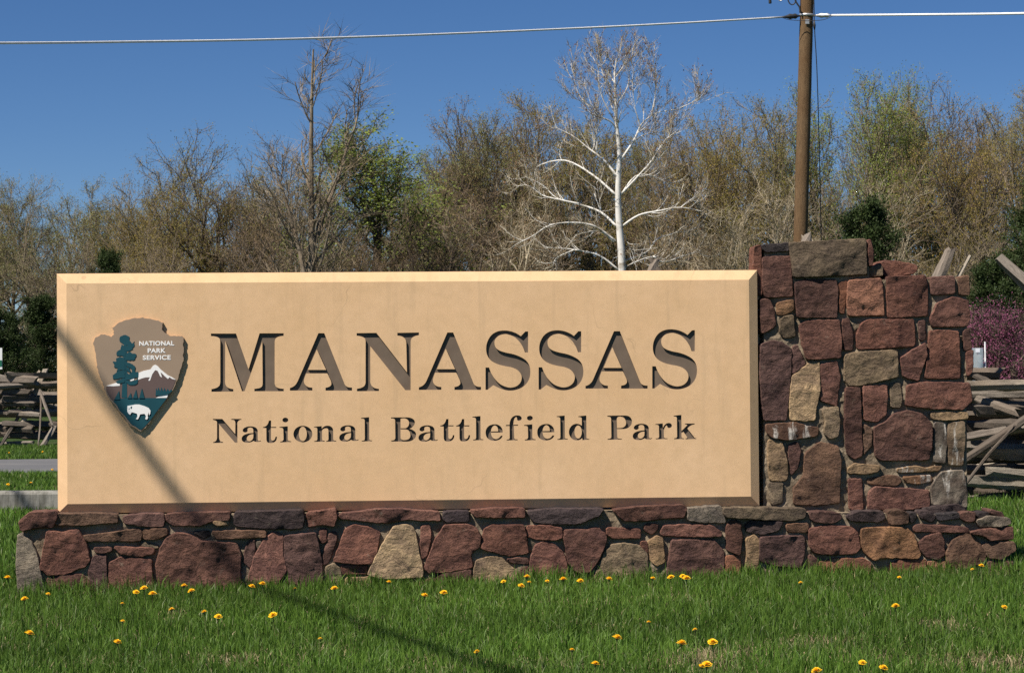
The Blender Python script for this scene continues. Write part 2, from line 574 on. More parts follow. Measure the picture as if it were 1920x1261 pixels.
G['n_cap'] = (395, 770, 12.0, [[(50, 179), (262, 178), (552, 518), (556, 275), *S((545, 228), (520, 205)), (465, 197), (465, 178), (692, 178), (692, 196),
    *S((640, 212), (608, 248)), (602, 290), (602, 712), (545, 712), (190, 300), (190, 590), *S((202, 650), (230, 685)), (280, 696), (280, 715), (55, 718),
    (55, 699), *S((105, 682), (135, 640)), (143, 590), (143, 275), *S((130, 228)), (50, 198)]])
G['a'] = (395, 770, 12.0, [[*S((720, 435), (745, 390), (800, 360), (880, 345), (970, 355), (1030, 385)), (1058, 435), (1060, 640), *S((1075, 668), (1097, 674), (1120, 664)),
    (1138, 670), *S((1105, 690), (1050, 696), (1000, 690)), (965, 672), *S((920, 695), (860, 710), (780, 708), (720, 680), (697, 630), (715, 570), (770, 530), (850, 506)),
    (960, 492), (958, 425), *S((940, 387), (890, 372), (842, 387), (828, 415), (833, 445), (812, 472), (775, 482), (735, 466))],
    [(962, 520), *S((880, 535), (828, 575), (812, 622), (830, 665), (870, 680), (918, 660)), (957, 610)]])
G['t'] = (395, 770, 12.0, [[(1310, 215), (1360, 215), (1358, 358), (1475, 358), (1475, 380), (1358, 380), (1358, 620), *S((1370, 655), (1400, 665), (1438, 640)),
    (1460, 578), (1492, 575), *S((1480, 650), (1440, 695), (1380, 718), (1320, 718), (1275, 700)), (1254, 645), (1252, 384), (1175, 380), (1175, 365), *S((1240, 340), (1285, 290))]])
G['i'] = (395, 770, 12.0, [[(1548, 358), (1735, 342), (1735, 632), *S((1752, 667)), (1812, 680), (1812, 696), (1565, 705), (1565, 686), *S((1620, 670)), (1640, 632),
    (1635, 420), *S((1618, 386)), (1548, 376)], ell(1680, 202, 66, 53)])
G['o'] = (545, 770, 12.0, [ell(275, 518, 213, 186, 36), ell(273, 515, 90, 162, 32)])
G['n'] = (545, 770, 12.0, [[(525, 355), (697, 340), (699, 398), *S((760, 345), (830, 330), (900, 345), (945, 390)), (956, 445), (958, 632), *S((975, 660)), (1025, 668),
    (1025, 686), (800, 690), (800, 672), *S((838, 660)), (850, 620), (850, 442), *S((835, 400), (800, 388), (748, 400)), (705, 432), (705, 632), *S((720, 660)), (765, 668),
    (765, 688), (530, 692), (530, 675), *S((585, 662)), (600, 625), (600, 410), *S((583, 378)), (525, 371)]])
G['l'] = (545, 770, 12.0, [[(1585, 155), (1765, 138), (1768, 625), *S((1782, 653)), (1832, 661), (1832, 678), (1600, 685), (1600, 668), *S((1655, 655)), (1668, 620),
    (1665, 215), *S((1648, 181)), (1585, 172)]])
G['B'] = (725, 770, 12.0, [[(98, 145), (450, 143), *S((540, 155), (610, 195), (635, 255), (610, 330), (565, 375)), (515, 400), *S((590, 430), (645, 475), (663, 530),
    (650, 590), (600, 645), (520, 680)), (420, 688), (105, 685), (105, 662), *S((170, 650)), (195, 610), (190, 220), *S((172, 178)), (98, 168)],
    [(312, 175), *S((400, 166), (470, 195), (505, 260), (490, 330), (450, 375)), (400, 388), (312, 388)],
    [(312, 412), (420, 413), *S((490, 435), (528, 500), (530, 580), (490, 632), (420, 652), (350, 647)), (312, 612)]])
G['e'] = (875, 770, 12.0, [[(812, 484), (546, 484), *S((562, 560), (602, 613), (660, 631), (720, 610)), (770, 555), (812, 556), *S((780, 612), (720, 650), (640, 668),
    (540, 655), (460, 600), (428, 510), (440, 410), (500, 335), (590, 302), (680, 302), (760, 345), (802, 412))],
    [(546, 460), *S((562, 390), (600, 340), (640, 326), (688, 360)), (706, 412), (710, 456)]])
G['f'] = (875, 770, 12.0, [[(885, 314), (965, 312), *S((972, 250), (1000, 172), (1060, 115), (1140, 98), (1210, 115), (1238, 155), (1225, 200), (1180, 220), (1142, 205),
    (1132, 170), (1128, 142), (1095, 147), (1066, 200)), (1050, 310), (1158, 308), (1158, 330), (1062, 332), (1070, 602), *S((1086, 630)), (1148, 638), (1148, 656),
    (900, 660), (900, 641), *S((955, 630)), (968, 600), (965, 337), (885, 339)]])
G['d'] = (1000, 770, 12.0, [[(1012, 118), (1192, 100), (1195, 600), *S((1210, 621)), (1262, 629), (1262, 643), (1105, 655), (1100, 606), *S((1060, 640), (1000, 658),
    (920, 650), (850, 600), (806, 520), (806, 430), (850, 345), (920, 297), (1000, 289)), (1090, 328), (1090, 182), *S((1078, 148)), (1012, 135)], ell(1008, 472, 82, 146, 28)])
G['P'] = (1150, 770, 12.0, [[(-135, 105), (260, 100), *S((350, 120), (408, 180), (418, 255), (390, 330), (320, 385)), (230, 405), (85, 405), (88, 580), *S((105, 614)),
    (190, 625), (190, 641), (-130, 645), (-130, 626), *S((-62, 612)), (-45, 580), (-50, 180), *S((-66, 142)), (-135, 128)],
    [(78, 180), *S((105, 136), (160, 128), (240, 155), (285, 240), (280, 310), (230, 365)), (160, 383), (82, 385)]])
G['r'] = (1150, 770, 12.0, [[(945, 295), (1112, 278), (1115, 382), *S((1150, 320), (1200, 280), (1260, 270), (1308, 298), (1315, 345), (1280, 380), (1232, 376), (1212, 348)),
    (1203, 322), *S((1170, 352)), (1138, 430), (1138, 580), *S((1155, 607)), (1220, 615), (1220, 631), (955, 635), (955, 617), *S((1015, 605)), (1030, 575), (1025, 342),
    *S((1003, 316)), (945, 309)]])
G['k'] = (1150, 770, 12.0, [[(1355, 105), (1530, 88), (1532, 452), (1662, 322), *S((1648, 306)), (1610, 299), (1610, 282), (1832, 282), (1832, 300), *S((1760, 320), (1710, 352)),
    (1668, 395), (1805, 570), *S((1832, 605)), (1865, 613), (1865, 629), (1625, 635), (1625, 615), *S((1662, 602)), (1652, 572), (1575, 465), (1535, 502), (1535, 582),
    *S((1550, 609)), (1595, 615), (1595, 631), (1368, 633), (1368, 614), *S((1420, 601)), (1435, 570), (1430, 162), *S((1413, 131)), (1355, 122)]])
TEXT = [('M', 0, 0), ('A', -554.2, 3.7), ('N', 0, 0), ('A', -312.4, 2.4), ('S', 0, 0), ('S', 99.5, -0.4), ('A', 0, 0), ('S', 312.6, -2.3),
        ('n_cap', 0, 0), ('a', 0, 0), ('t', 0, 0), ('i', 0, 0), ('o', 0, 0), ('n', 0, 0), ('a', 183, -2.0), ('l', 0, 0),
        ('B', 0, 0), ('a', 331.5, -1.9), ('t', 332.5, -2.9), ('t', 362.1, -2.9), ('l', 208.7, -2.1), ('e', 0, 0), ('f', 0, 0), ('i', 458.5, -3.6),
        ('e', 96.8, -0.6), ('l', 366.7, -3.1), ('d', 0, 0), ('P', 0, 0), ('a', 733.3, -4.9), ('r', 0, 0), ('k', 0, 0)]

def px_xz(px, py, y=0.0):
    p = on_y(px, py, y)
    return (p.x, p.z)

# ------------------------------------------------------------------ the sign
CH_D = 0.024                          # depth of the chamfer
DEEP = 0.0105                         # depth of the carving
o_tl, o_tr, o_br, o_bl = [px_xz(*p, CH_D) for p in ((107, 513), (1419, 506), (1424, 948), (108, 961))]
i_tl, i_tr, i_br, i_bl = [px_xz(*p, 0.0) for p in ((125, 530.5), (1405, 525), (1407, 932), (126, 942.5))]
OX0, OX1 = (o_tl[0] + o_bl[0]) / 2, (o_tr[0] + o_br[0]) / 2
OZ0, OZ1 = (o_bl[1] + o_br[1]) / 2, (o_tl[1] + o_tr[1]) / 2
IX0, IX1 = (i_tl[0] + i_bl[0]) / 2, (i_tr[0] + i_br[0]) / 2
IZ0, IZ1 = (i_bl[1] + i_br[1]) / 2, (i_tl[1] + i_tr[1]) / 2
SIGN_Y1 = 0.22
park_sign = empty('park_sign', ((OX0 + OX1) / 2, 0.1, OZ0),
                  'long cream stone sign with the park name in brown letters and an arrowhead emblem', 'sign')
SO = np.array(park_sign.location)
letters = []
for g, dx, dy in TEXT:
    x0, y0, sc_, loops = G[g]
    letters.append([[px_xz(x0 + dx + p[0] / sc_, y0 + dy + p[1] / sc_) for p in curve(lp)] for lp in loops])
rect = [(IX0, IZ0), (IX1, IZ0), (IX1, IZ1), (IX0, IZ1)]
face = plate('panel_face', [rect] + [lp for L in letters for lp in L], 0.0, DEEP, SO, wall_mat=1)
new_obj('carved_face', face, [M_SIGN, M_LETTER], park_sign)
# body with chamfers, in front of which the carved face lies
bv = [(IX0, 0, IZ0), (IX1, 0, IZ0), (IX1, 0, IZ1), (IX0, 0, IZ1), (OX0, CH_D, OZ0), (OX1, CH_D, OZ0), (OX1, CH_D, OZ1), (OX0, CH_D, OZ1),
      (OX0, SIGN_Y1, OZ0), (OX1, SIGN_Y1, OZ0), (OX1, SIGN_Y1, OZ1), (OX0, SIGN_Y1, OZ1)]
bf = [(0, 4, 5, 1), (1, 5, 6, 2), (2, 6, 7, 3), (3, 7, 4, 0), (4, 8, 9, 5), (5, 9, 10, 6), (6, 10, 11, 7), (7, 11, 8, 4), (8, 11, 10, 9)]
new_obj('chamfered_slab', poly_mesh('chamfered_slab', np.array(bv) - SO, bf), M_SIGN, park_sign)
for L in letters:
    xs_ = [p[0] for p in L[0]]; zs_ = [p[1] for p in L[0]]
    if len(L) > 1: xs_ += [p[0] for p in L[1]]; zs_ += [p[1] for p in L[1]]
    cx, cz = sum(xs_) / len(xs_), sum(zs_) / len(zs_)
    grow_ = []
    for lp in L:                      # floor of the cut reaches a hair under the face
        n = len(lp)
        area = sum(lp[i][0] * lp[(i + 1) % n][1] - lp[(i + 1) % n][0] * lp[i][1] for i in range(n))
        outer = lp is L[0] or (len(L) == 2 and min(p[1] for p in lp) > max(p[1] for p in L[0]))
        sg = (1 if area > 0 else -1) * (1 if outer else -1)
        q = []
        for i in range(n):
            a, b = Vector(lp[i - 1]), Vector(lp[(i + 1) % n])
            d = (b - a)
            nr = Vector((d.y, -d.x)).normalized() * sg if d.length > 1e-9 else Vector((0, 0))
            q.append((lp[i][0] + nr.x * 0.0012, lp[i][1] + nr.y * 0.0012))
        grow_.append(q)
    org = (cx, DEEP, cz)
    o = new_obj('carved_letter', plate('carved_letter', grow_, DEEP, DEEP + 0.008, org), M_LETTER, park_sign, Vector(org) - Vector(SO))

# ------------------------------------------------------------------ arrowhead emblem (relief, part of the sign)
EZ = (150, 580, 5.045)
def emb(pts, y=0.0):
    return [px_xz(EZ[0] + p[0] / EZ[2], EZ[1] + p[1] / EZ[2], y) for p in pts]
EY = -0.0155
rs = random.Random(5)
outline = [(150, 262), (205, 235), (240, 240), (300, 256), (325, 238), (322, 200), (310, 170), (360, 135), (420, 105), (480, 92), (540, 80), (600, 78),
           (650, 85), (700, 95), (745, 105), (788, 126), (782, 160), (776, 190), (800, 215), (850, 247), (920, 250), (962, 250), (985, 270), (976, 320), (985, 380), (975, 430),
           (984, 470), (970, 520), (950, 570), (930, 640), (910, 690), (890, 740), (860, 790), (830, 840), (800, 880), (770, 920), (740, 960), (710, 1000),
           (680, 1040), (650, 1080), (620, 1115), (590, 1142), (575, 1152), (555, 1142), (520, 1117), (480, 1097), (450, 1060), (420, 1015), (390, 985), (360, 950),
           (335, 905), (300, 870), (270, 830), (242, 770), (230, 730), (205, 670), (185, 620), (165, 540), (155, 480), (150, 400), (137, 350), (128, 310)]
rag = []
for i, p in enumerate(outline):
    q = outline[(i + 1) % len(outline)]
    for k in range(3):
        u = k / 3
        j = 4.5 if (i not in (16, 17, 18)) else 1.5
        rag.append((p[0] + (q[0] - p[0]) * u + rs.uniform(-j, j), p[1] + (q[1] - p[1]) * u + rs.uniform(-j, j)))
ecx, ecz = px_xz(263, 700)
EO = Vector((ecx, 0.0, ecz))
back_l = emb(rag)
ccx = sum(p[0] for p in back_l) / len(back_l); ccz = sum(p[1] for p in back_l) / len(back_l)
emblem = new_obj('arrowhead_emblem', plate('arrowhead_emblem', [back_l], EY, -0.0005, EO, wall_mat=1), [M_BROWN, M_EDGE], park_sign, EO - Vector(SO))
def inset(lp, d):
    n = len(lp); out = []
    for i in range(n):
        a, b = Vector(lp[i - 2]), Vector(lp[(i + 2) % n])
        dr = (b - a).normalized()
        out.append((lp[i][0] - dr.y * d * -1, lp[i][1] + dr.x * d * -1))
    return out
_lay = [EY]
def relief(name, pts_list, mat, thick=0.0018):
    """Relief pieces of one colour, each piece a hair higher than the last."""
    V, F = [], []
    for pts in pts_list:
        lp = emb(pts, EY)
        yb, yt = EY + 0.0003, _lay[0] - thick
        _lay[0] -= 0.00012
        me_ = fill2d([lp])
        b = len(V)
        V += [(p[0], yt, p[1]) for p in me_[0]]
        F += [tuple(b + k for k in t) for t in me_[1]]
        b = len(V); n = len(lp)
        V += [(p[0], yt, p[1]) for p in lp] + [(p[0], yb, p[1]) for p in lp]
        for i in range(n):
            j = (i + 1) % n
            F += [(b + i, b + j, b + n + j), (b + i, b + n + j, b + n + i)]
    return new_obj(name, tri_mesh(name, np.array(V) - np.array(EO), F), mat, emblem)
relief('mountain_relief', [[(246, 727), (300, 716), (372, 716), (460, 690), (540, 668), (600, 640), (690, 560), (715, 545), (760, 600), (830, 640), (905, 666), (893, 700),
    (876, 742), (846, 788), (822, 836), (340, 852), (300, 856), (272, 815), (250, 770)]], M_PURPLE, 0.0012)
relief('meadow_relief', [[(330, 850), (440, 834), (720, 836), (820, 838), (792, 876), (735, 950), (705, 992), (660, 1052), (610, 1108), (578, 1136), (556, 1128), (522, 1103),
    (486, 1084), (455, 1046), (425, 1003), (372, 950), (347, 903), (315, 868)]], M_TEAL, 0.0016)
relief('snow_relief', [[(549, 666), (552, 600), (600, 580), (668, 565), (690, 532), (712, 521), (735, 534), (762, 565), (830, 620), (872, 640), (908, 664), (872, 656), (848, 640),
    (832, 656), (802, 630), (772, 600), (762, 594), (776, 642), (758, 630), (735, 580), (712, 572), (684, 610), (662, 672), (646, 672), (662, 640), (622, 641), (582, 652)],
    [(245, 722), (300, 705), (350, 690), (378, 692), (377, 720), (310, 725)], [(470, 668), (515, 645), (511, 668), (482, 676)], [(715, 835), (760, 815), (835, 800), (822, 834)]], M_WHITE, 0.0014)
def ragged(pts, seed):
    r2 = random.Random(seed); out = []
    for i in range(len(pts)):
        a, b = pts[i], pts[(i + 1) % len(pts)]
        m = max(1, int(math.hypot(b[0] - a[0], b[1] - a[1]) / 13))
        for k in range(m):
            u = k / m
            out.append((a[0] + (b[0] - a[0]) * u + r2.uniform(-4, 4), a[1] + (b[1] - a[1]) * u + r2.uniform(-4, 4)))
    return out
TREE_R = [[(375, 265), (400, 245), (440, 238), (466, 258), (464, 300), (466, 340), (442, 332), (430, 352), (405, 325), (378, 302)],
    [(441, 275), (470, 292), (492, 322), (511, 302), (513, 345), (490, 372), (456, 350)], [(392, 330), (420, 345), (470, 350), (500, 372), (470, 392), (420, 392), (380, 388)],
    [(350, 402), (370, 380), (416, 374), (430, 400), (430, 440), (345, 436)], [(430, 424), (480, 400), (490, 415), (535, 420), (531, 445), (515, 475), (430, 482)],
    [(345, 460), (400, 450), (425, 455), (425, 500), (322, 520), (306, 495), (345, 488)], [(322, 522), (380, 496), (425, 490), (425, 572), (370, 572), (345, 592), (358, 560), (322, 545)],
    [(310, 622), (340, 600), (370, 580), (425, 570), (425, 642), (332, 655), (310, 656)], [(430, 498), (500, 515), (526, 550), (516, 606), (494, 606), (488, 558), (430, 528)],
    [(430, 540), (466, 552), (484, 584), (470, 596), (430, 572)], [(430, 588), (470, 612), (490, 590), (549, 588), (549, 640), (520, 642), (470, 664), (430, 660)],
    [(430, 660), (480, 682), (515, 672), (549, 650), (547, 690), (520, 711), (470, 711), (430, 692)], [(330, 680), (402, 655), (425, 660), (425, 692), (350, 692)]]
relief('tree_relief', [[(415, 300), (441, 300), (446, 832), (394, 832), (405, 600)]] + [ragged(p, 40 + k) for k, p in enumerate(TREE_R)], M_TEAL, 0.0012)
for con in [[(322, 854), (370, 768), (378, 850)], [(450, 838), (482, 788), (492, 838)], [(500, 838), (531, 755), (546, 838)], [(560, 838), (586, 743), (612, 838)],
    [(715, 815), (720, 740), (733, 772), (741, 735), (758, 775), (770, 735), (785, 775), (800, 740), (815, 780), (830, 745), (845, 775), (860, 755), (876, 768), (836, 799), (762, 812)]]:
    relief('conifer_relief', [con], M_TEAL, 0.0016)
relief('bison_relief', [[(450, 910), (485, 905), (520, 897), (560, 897), (610, 912), (650, 930), (668, 955), (665, 985), (655, 1000), (650, 970), (640, 1005), (645, 1020), (635, 1040),
    (618, 1035), (625, 1005), (610, 985), (570, 990), (560, 1015), (548, 1038), (530, 1035), (545, 1010), (540, 985), (510, 975), (490, 970), (475, 995), (460, 985), (455, 975), (447, 960)]], M_WHITE, 0.002)
relief('bison_mark', [[(480, 918), (492, 914), (494, 925), (486, 940), (478, 932)], [(462, 934), (470, 932), (468, 942), (462, 942)]], M_TEAL, 0.0024)
for txt, zx, zy in (('NATIONAL', 724, 340), ('PARK', 722, 408), ('SERVICE', 726, 474)):
    fc = bpy.data.curves.new('emblem_lettering', 'FONT')
    fc.body = txt; fc.align_x = 'CENTER'; fc.size = 0.0318; fc.extrude = 0.0006; fc.offset = 0.0009
    fc.space_character = 1.06
    tmp = bpy.data.objects.new('tmp', fc)
    COL.objects.link(tmp)
    bpy.context.view_layer.update()
    me = bpy.data.meshes.new_from_object(tmp.evaluated_get(bpy.context.evaluated_depsgraph_get()))
    bpy.data.objects.remove(tmp)
    me.name = 'emblem_lettering'
    (wx, wz), = emb([(zx, zy)], EY)
    co = np.empty(len(me.vertices) * 3, dtype=np.float32)
    me.vertices.foreach_get('co', co); co = co.reshape(-1, 3)
    span = co[:, 0].max() - co[:, 0].min()
    want = {'NATIONAL': 326, 'PARK': 168, 'SERVICE': 260}[txt] / EZ[2] / 365
    new = np.stack([co[:, 0] * want / span, EY - 0.0006 - co[:, 2], co[:, 1] * 1.0], 1)
    new += np.array([wx - EO.x, 0, wz - EO.z])
    me.vertices.foreach_set('co', new.astype(np.float32).ravel())
    me.materials.clear()
    me.update()
    new_obj('emblem_lettering', me, M_WHITE, emblem)

# ------------------------------------------------------------------ masonry
PAL = dict(red=(0.158, 0.074, 0.053), rust=(0.19, 0.085, 0.05), pink=(0.215, 0.10, 0.072), dred=(0.118, 0.060, 0.045), brown=(0.13, 0.075, 0.048),
           purple=(0.125, 0.068, 0.055), dark=(0.062, 0.043, 0.040), black=(0.04, 0.032, 0.031), tan=(0.27, 0.18, 0.10), cream=(0.37, 0.262, 0.152),
           orange=(0.24, 0.13, 0.068), olive=(0.135, 0.098, 0.062), grey=(0.185, 0.148, 0.108), gtan=(0.21, 0.155, 0.098), ltred=(0.25, 0.115, 0.07))
SHAPE_RND = random.Random(77)

def resample(poly, step):
    out = []
    n = len(poly)
    for i in range(n):
        a, b = Vector(poly[i]), Vector(poly[(i + 1) % n])
        k = max(1, int(round((b - a).length / step)))
        for j in range(k):
            out.append(a.lerp(b, j / k))
    return out

def stone_mesh(poly, y_mortar, proud, seed, depth=0.10, rough=1.0):
    """poly: wall-plane outline (X, Z); a cleft block standing proud of the mortar."""
    n0 = len(poly)
    area = sum(poly[i][0] * poly[(i + 1) % n0][1] - poly[(i + 1) % n0][0] * poly[i][1] for i in range(n0))
    if area < 0:
        poly = poly[::-1]
    # cut the corners a little
    cut = []
    for i in range(len(poly)):
        a, b, c = Vector(poly[i - 1]), Vector(poly[i]), Vector(poly[(i + 1) % len(poly)])
        d1, d2 = min(0.006, (a - b).length * 0.22), min(0.006, (c - b).length * 0.22)
        cut += [b + (a - b).normalized() * d1, b + (c - b).normalized() * d2]
    ring = resample(cut, 0.0125)
    so = Vector((seed * 7.13, seed * 3.7, seed * 1.9))
    for i, p in enumerate(ring):
        v = Vector((p.x, 0, p.y))
        j = mnoise.noise(v * 42 + so) * 0.0034 + mnoise.noise(v * 110 + so) * 0.0018
        a, b = ring[i - 1], ring[(i + 1) % len(ring)]
        d = (b - a)
        nr = Vector((d.y, -d.x)).normalized() if d.length > 1e-9 else Vector((0, 0))
        ring[i] = p + nr * (j + 0.0042)
    n = len(ring)
    c = sum(ring, Vector((0, 0))) / n
    xs_ = [p.x for p in ring]; zs_ = [p.y for p in ring]
    minw = min(max(xs_) - min(xs_), max(zs_) - min(zs_))
    ins = min(0.004, minw * 0.12)
    rr = random.Random(seed)
    tx, tz = rr.uniform(-0.05, 0.05), rr.uniform(-0.06, 0.10)
    # a few cleavage planes
    cl = []
    for _ in range(2):
        an = rr.uniform(0, 2 * math.pi)
        cl.append((math.cos(an), math.sin(an), rr.uniform(0.10, 0.36) * minw, rr.uniform(0.15, 0.4)))
    def front(p, edge):
        v = Vector((p.x, 0, p.y))
        h = proud + (p.x - c.x) * tx + (p.y - c.y) * tz
        h += (mnoise.noise(v * 9 + so) * 0.008 - abs(mnoise.noise(v * 14 + so)) * 0.009 + mnoise.noise(v * 38 + so) * 0.0045 + mnoise.noise(v * 80 + so) * 0.002) * rough + 0.003
        for (dx, dz, off, sl) in cl:
            s_ = (p.x - c.x) * dx + (p.y - c.y) * dz - off
            if s_ > 0: h -= min(s_ * sl, proud * 0.5)
        return y_mortar - max(proud * 0.72, min(h, proud * 1.6 + 0.01)) + edge
    V = []
    for p in ring: V.append((p.x, y_mortar + depth, p.y))
    for p in ring: V.append((p.x, front(p, 0.003 + proud * 0.10), p.y))
    inner = []
    for i, p in enumerate(ring):
        a, b = ring[i - 1], ring[(i + 1) % n]
        d = (b - a)
        nr = Vector((-d.y, d.x)).normalized() if d.length > 1e-9 else (c - p).normalized()
        inner.append(p + nr * ins)
    for p in inner: V.append((p.x, front(p, 0.0), p.y))
    F = []
    for r_ in range(2):
        for i in range(n):
            j = (i + 1) % n
            a0, a1, b0, b1 = r_ * n + i, r_ * n + j, (r_ + 1) * n + i, (r_ + 1) * n + j
            F += [(a0, a1, b1), (a0, b1, b0)]
    q = np.array([tuple(p) for p in inner])
    st = 0.0135
    gx, gz = np.meshgrid(np.arange(min(xs_), max(xs_) + st, st), np.arange(min(zs_), max(zs_) + st, st))
    gp_ = np.stack([gx.ravel(), gz.ravel()], 1)
    nr_ = np.random.default_rng(seed)
    gp_ += nr_.uniform(-.35, .35, gp_.shape) * st
    ins_ = np.zeros(len(gp_), dtype=bool)
    q2 = np.roll(q, -1, 0)
    for (x1, z1), (x2, z2) in zip(q, q2):
        if z1 == z2: continue
        ins_ ^= ((z1 > gp_[:, 1]) != (z2 > gp_[:, 1])) & (gp_[:, 0] < x1 + (gp_[:, 1] - z1) * (x2 - x1) / (z2 - z1))
    dmin = np.sqrt(((gp_[:, None] - q[None]) ** 2).sum(-1)).min(1)
    gp_ = gp_[ins_ & (dmin > st * .6)]
    pts2 = [Vector(p) for p in q] + [Vector(p) for p in gp_]
    ov, oe, of, *_ = delaunay_2d_cdt(pts2, [(i, (i + 1) % n) for i in range(n)], [], 1, 1e-7)
    b0 = len(V)
    V += [(p.x, front(p, 0.0), p.y) for p in ov]
    F += [tuple(b0 + k for k in f_) for f_ in of if len(f_) == 3]
    org = np.array((c.x, y_mortar, c.y))
    me = tri_mesh('stone', np.array(V) - org, F, smooth=True)
    return me, Vector(org)

def lay_stone(parent, zoom, pts, colour, y_mortar, proud=None, streak=False, depth=0.10, rough=1.0):
    x0, y0, s_ = zoom
    seed = lay_stone.n = getattr(lay_stone, 'n', 0) + 1
    rr = random.Random(seed * 31)
    pr = proud * 0.76 if proud is not None else rr.uniform(0.012, 0.028)
    poly = [px_xz(x0 + p[0] / s_, y0 + p[1] / s_, y_mortar - pr) for p in pts]
    me, org = stone_mesh(poly, y_mortar, pr, seed, depth, rough)
    o = new_obj('stone', me, M_STREAK if streak else M_STONE, parent, org - Vector(parent.location))
    k = rr.uniform(0.86, 1.14)
    w = rr.uniform(0.95, 1.05)
    c = PAL[colour]
    o.color = (c[0] * k * w, c[1] * k, c[2] * k / w, 1)
    return o

def rough_box(name, loop_px, yf, yb, parent, mat, amp=0.006, step=0.018):
    """Mortar core: outline in photo pixels on plane yf, rough front, closed sides and back."""
    lp = [px_xz(*p, yf) for p in loop_px]
    edge = resample(lp, step * 2)
    xs_ = [p.x for p in edge]; zs_ = [p.y for p in edge]
    inner = []
    rr = random.Random(3)
    poly = np.array(lp)
    def inside(x, z):
        r_ = False
        for i in range(len(poly)):
            (x1, z1), (x2, z2) = poly[i], poly[(i + 1) % len(poly)]
            if (z1 > z) != (z2 > z) and x < x1 + (z - z1) * (x2 - x1) / (z2 - z1): r_ = not r_
        return r_
    for gx in np.arange(min(xs_) + step, max(xs_), step):
        for gz in np.arange(min(zs_) + step, max(zs_), step):
            x, z = gx + rr.uniform(-.3, .3) * step, gz + rr.uniform(-.3, .3) * step
            if inside(x, z): inner.append(Vector((x, z)))
    n = len(edge)
    ov, oe, of, *_ = delaunay_2d_cdt(list(edge) + inner, [(i, (i + 1) % n) for i in range(n)], [], 1, 1e-7)
    off = Vector(parent.location)
    V = [(v.x - off.x, yf + amp * (mnoise.noise(Vector((v.x, 3, v.y)) * 14) + 0.6 * mnoise.noise(Vector((v.x, 9, v.y)) * 45)) - off.y, v.y - off.z) for v in ov]
    F = [tuple(f) for f in of]
    b = len(V)
    V += [(p.x - off.x, yf - off.y, p.y - off.z) for p in edge] + [(p.x - off.x, yb - off.y, p.y - off.z) for p in edge]
    for i in range(n):
        j = (i + 1) % n
        F.append((b + i, b + j, b + n + j, b + n + i))
    F.append(tuple(b + n + i for i in range(n)))
    me = poly_mesh(name, V, F, smooth=False)
    return new_obj(name, me, mat, parent)

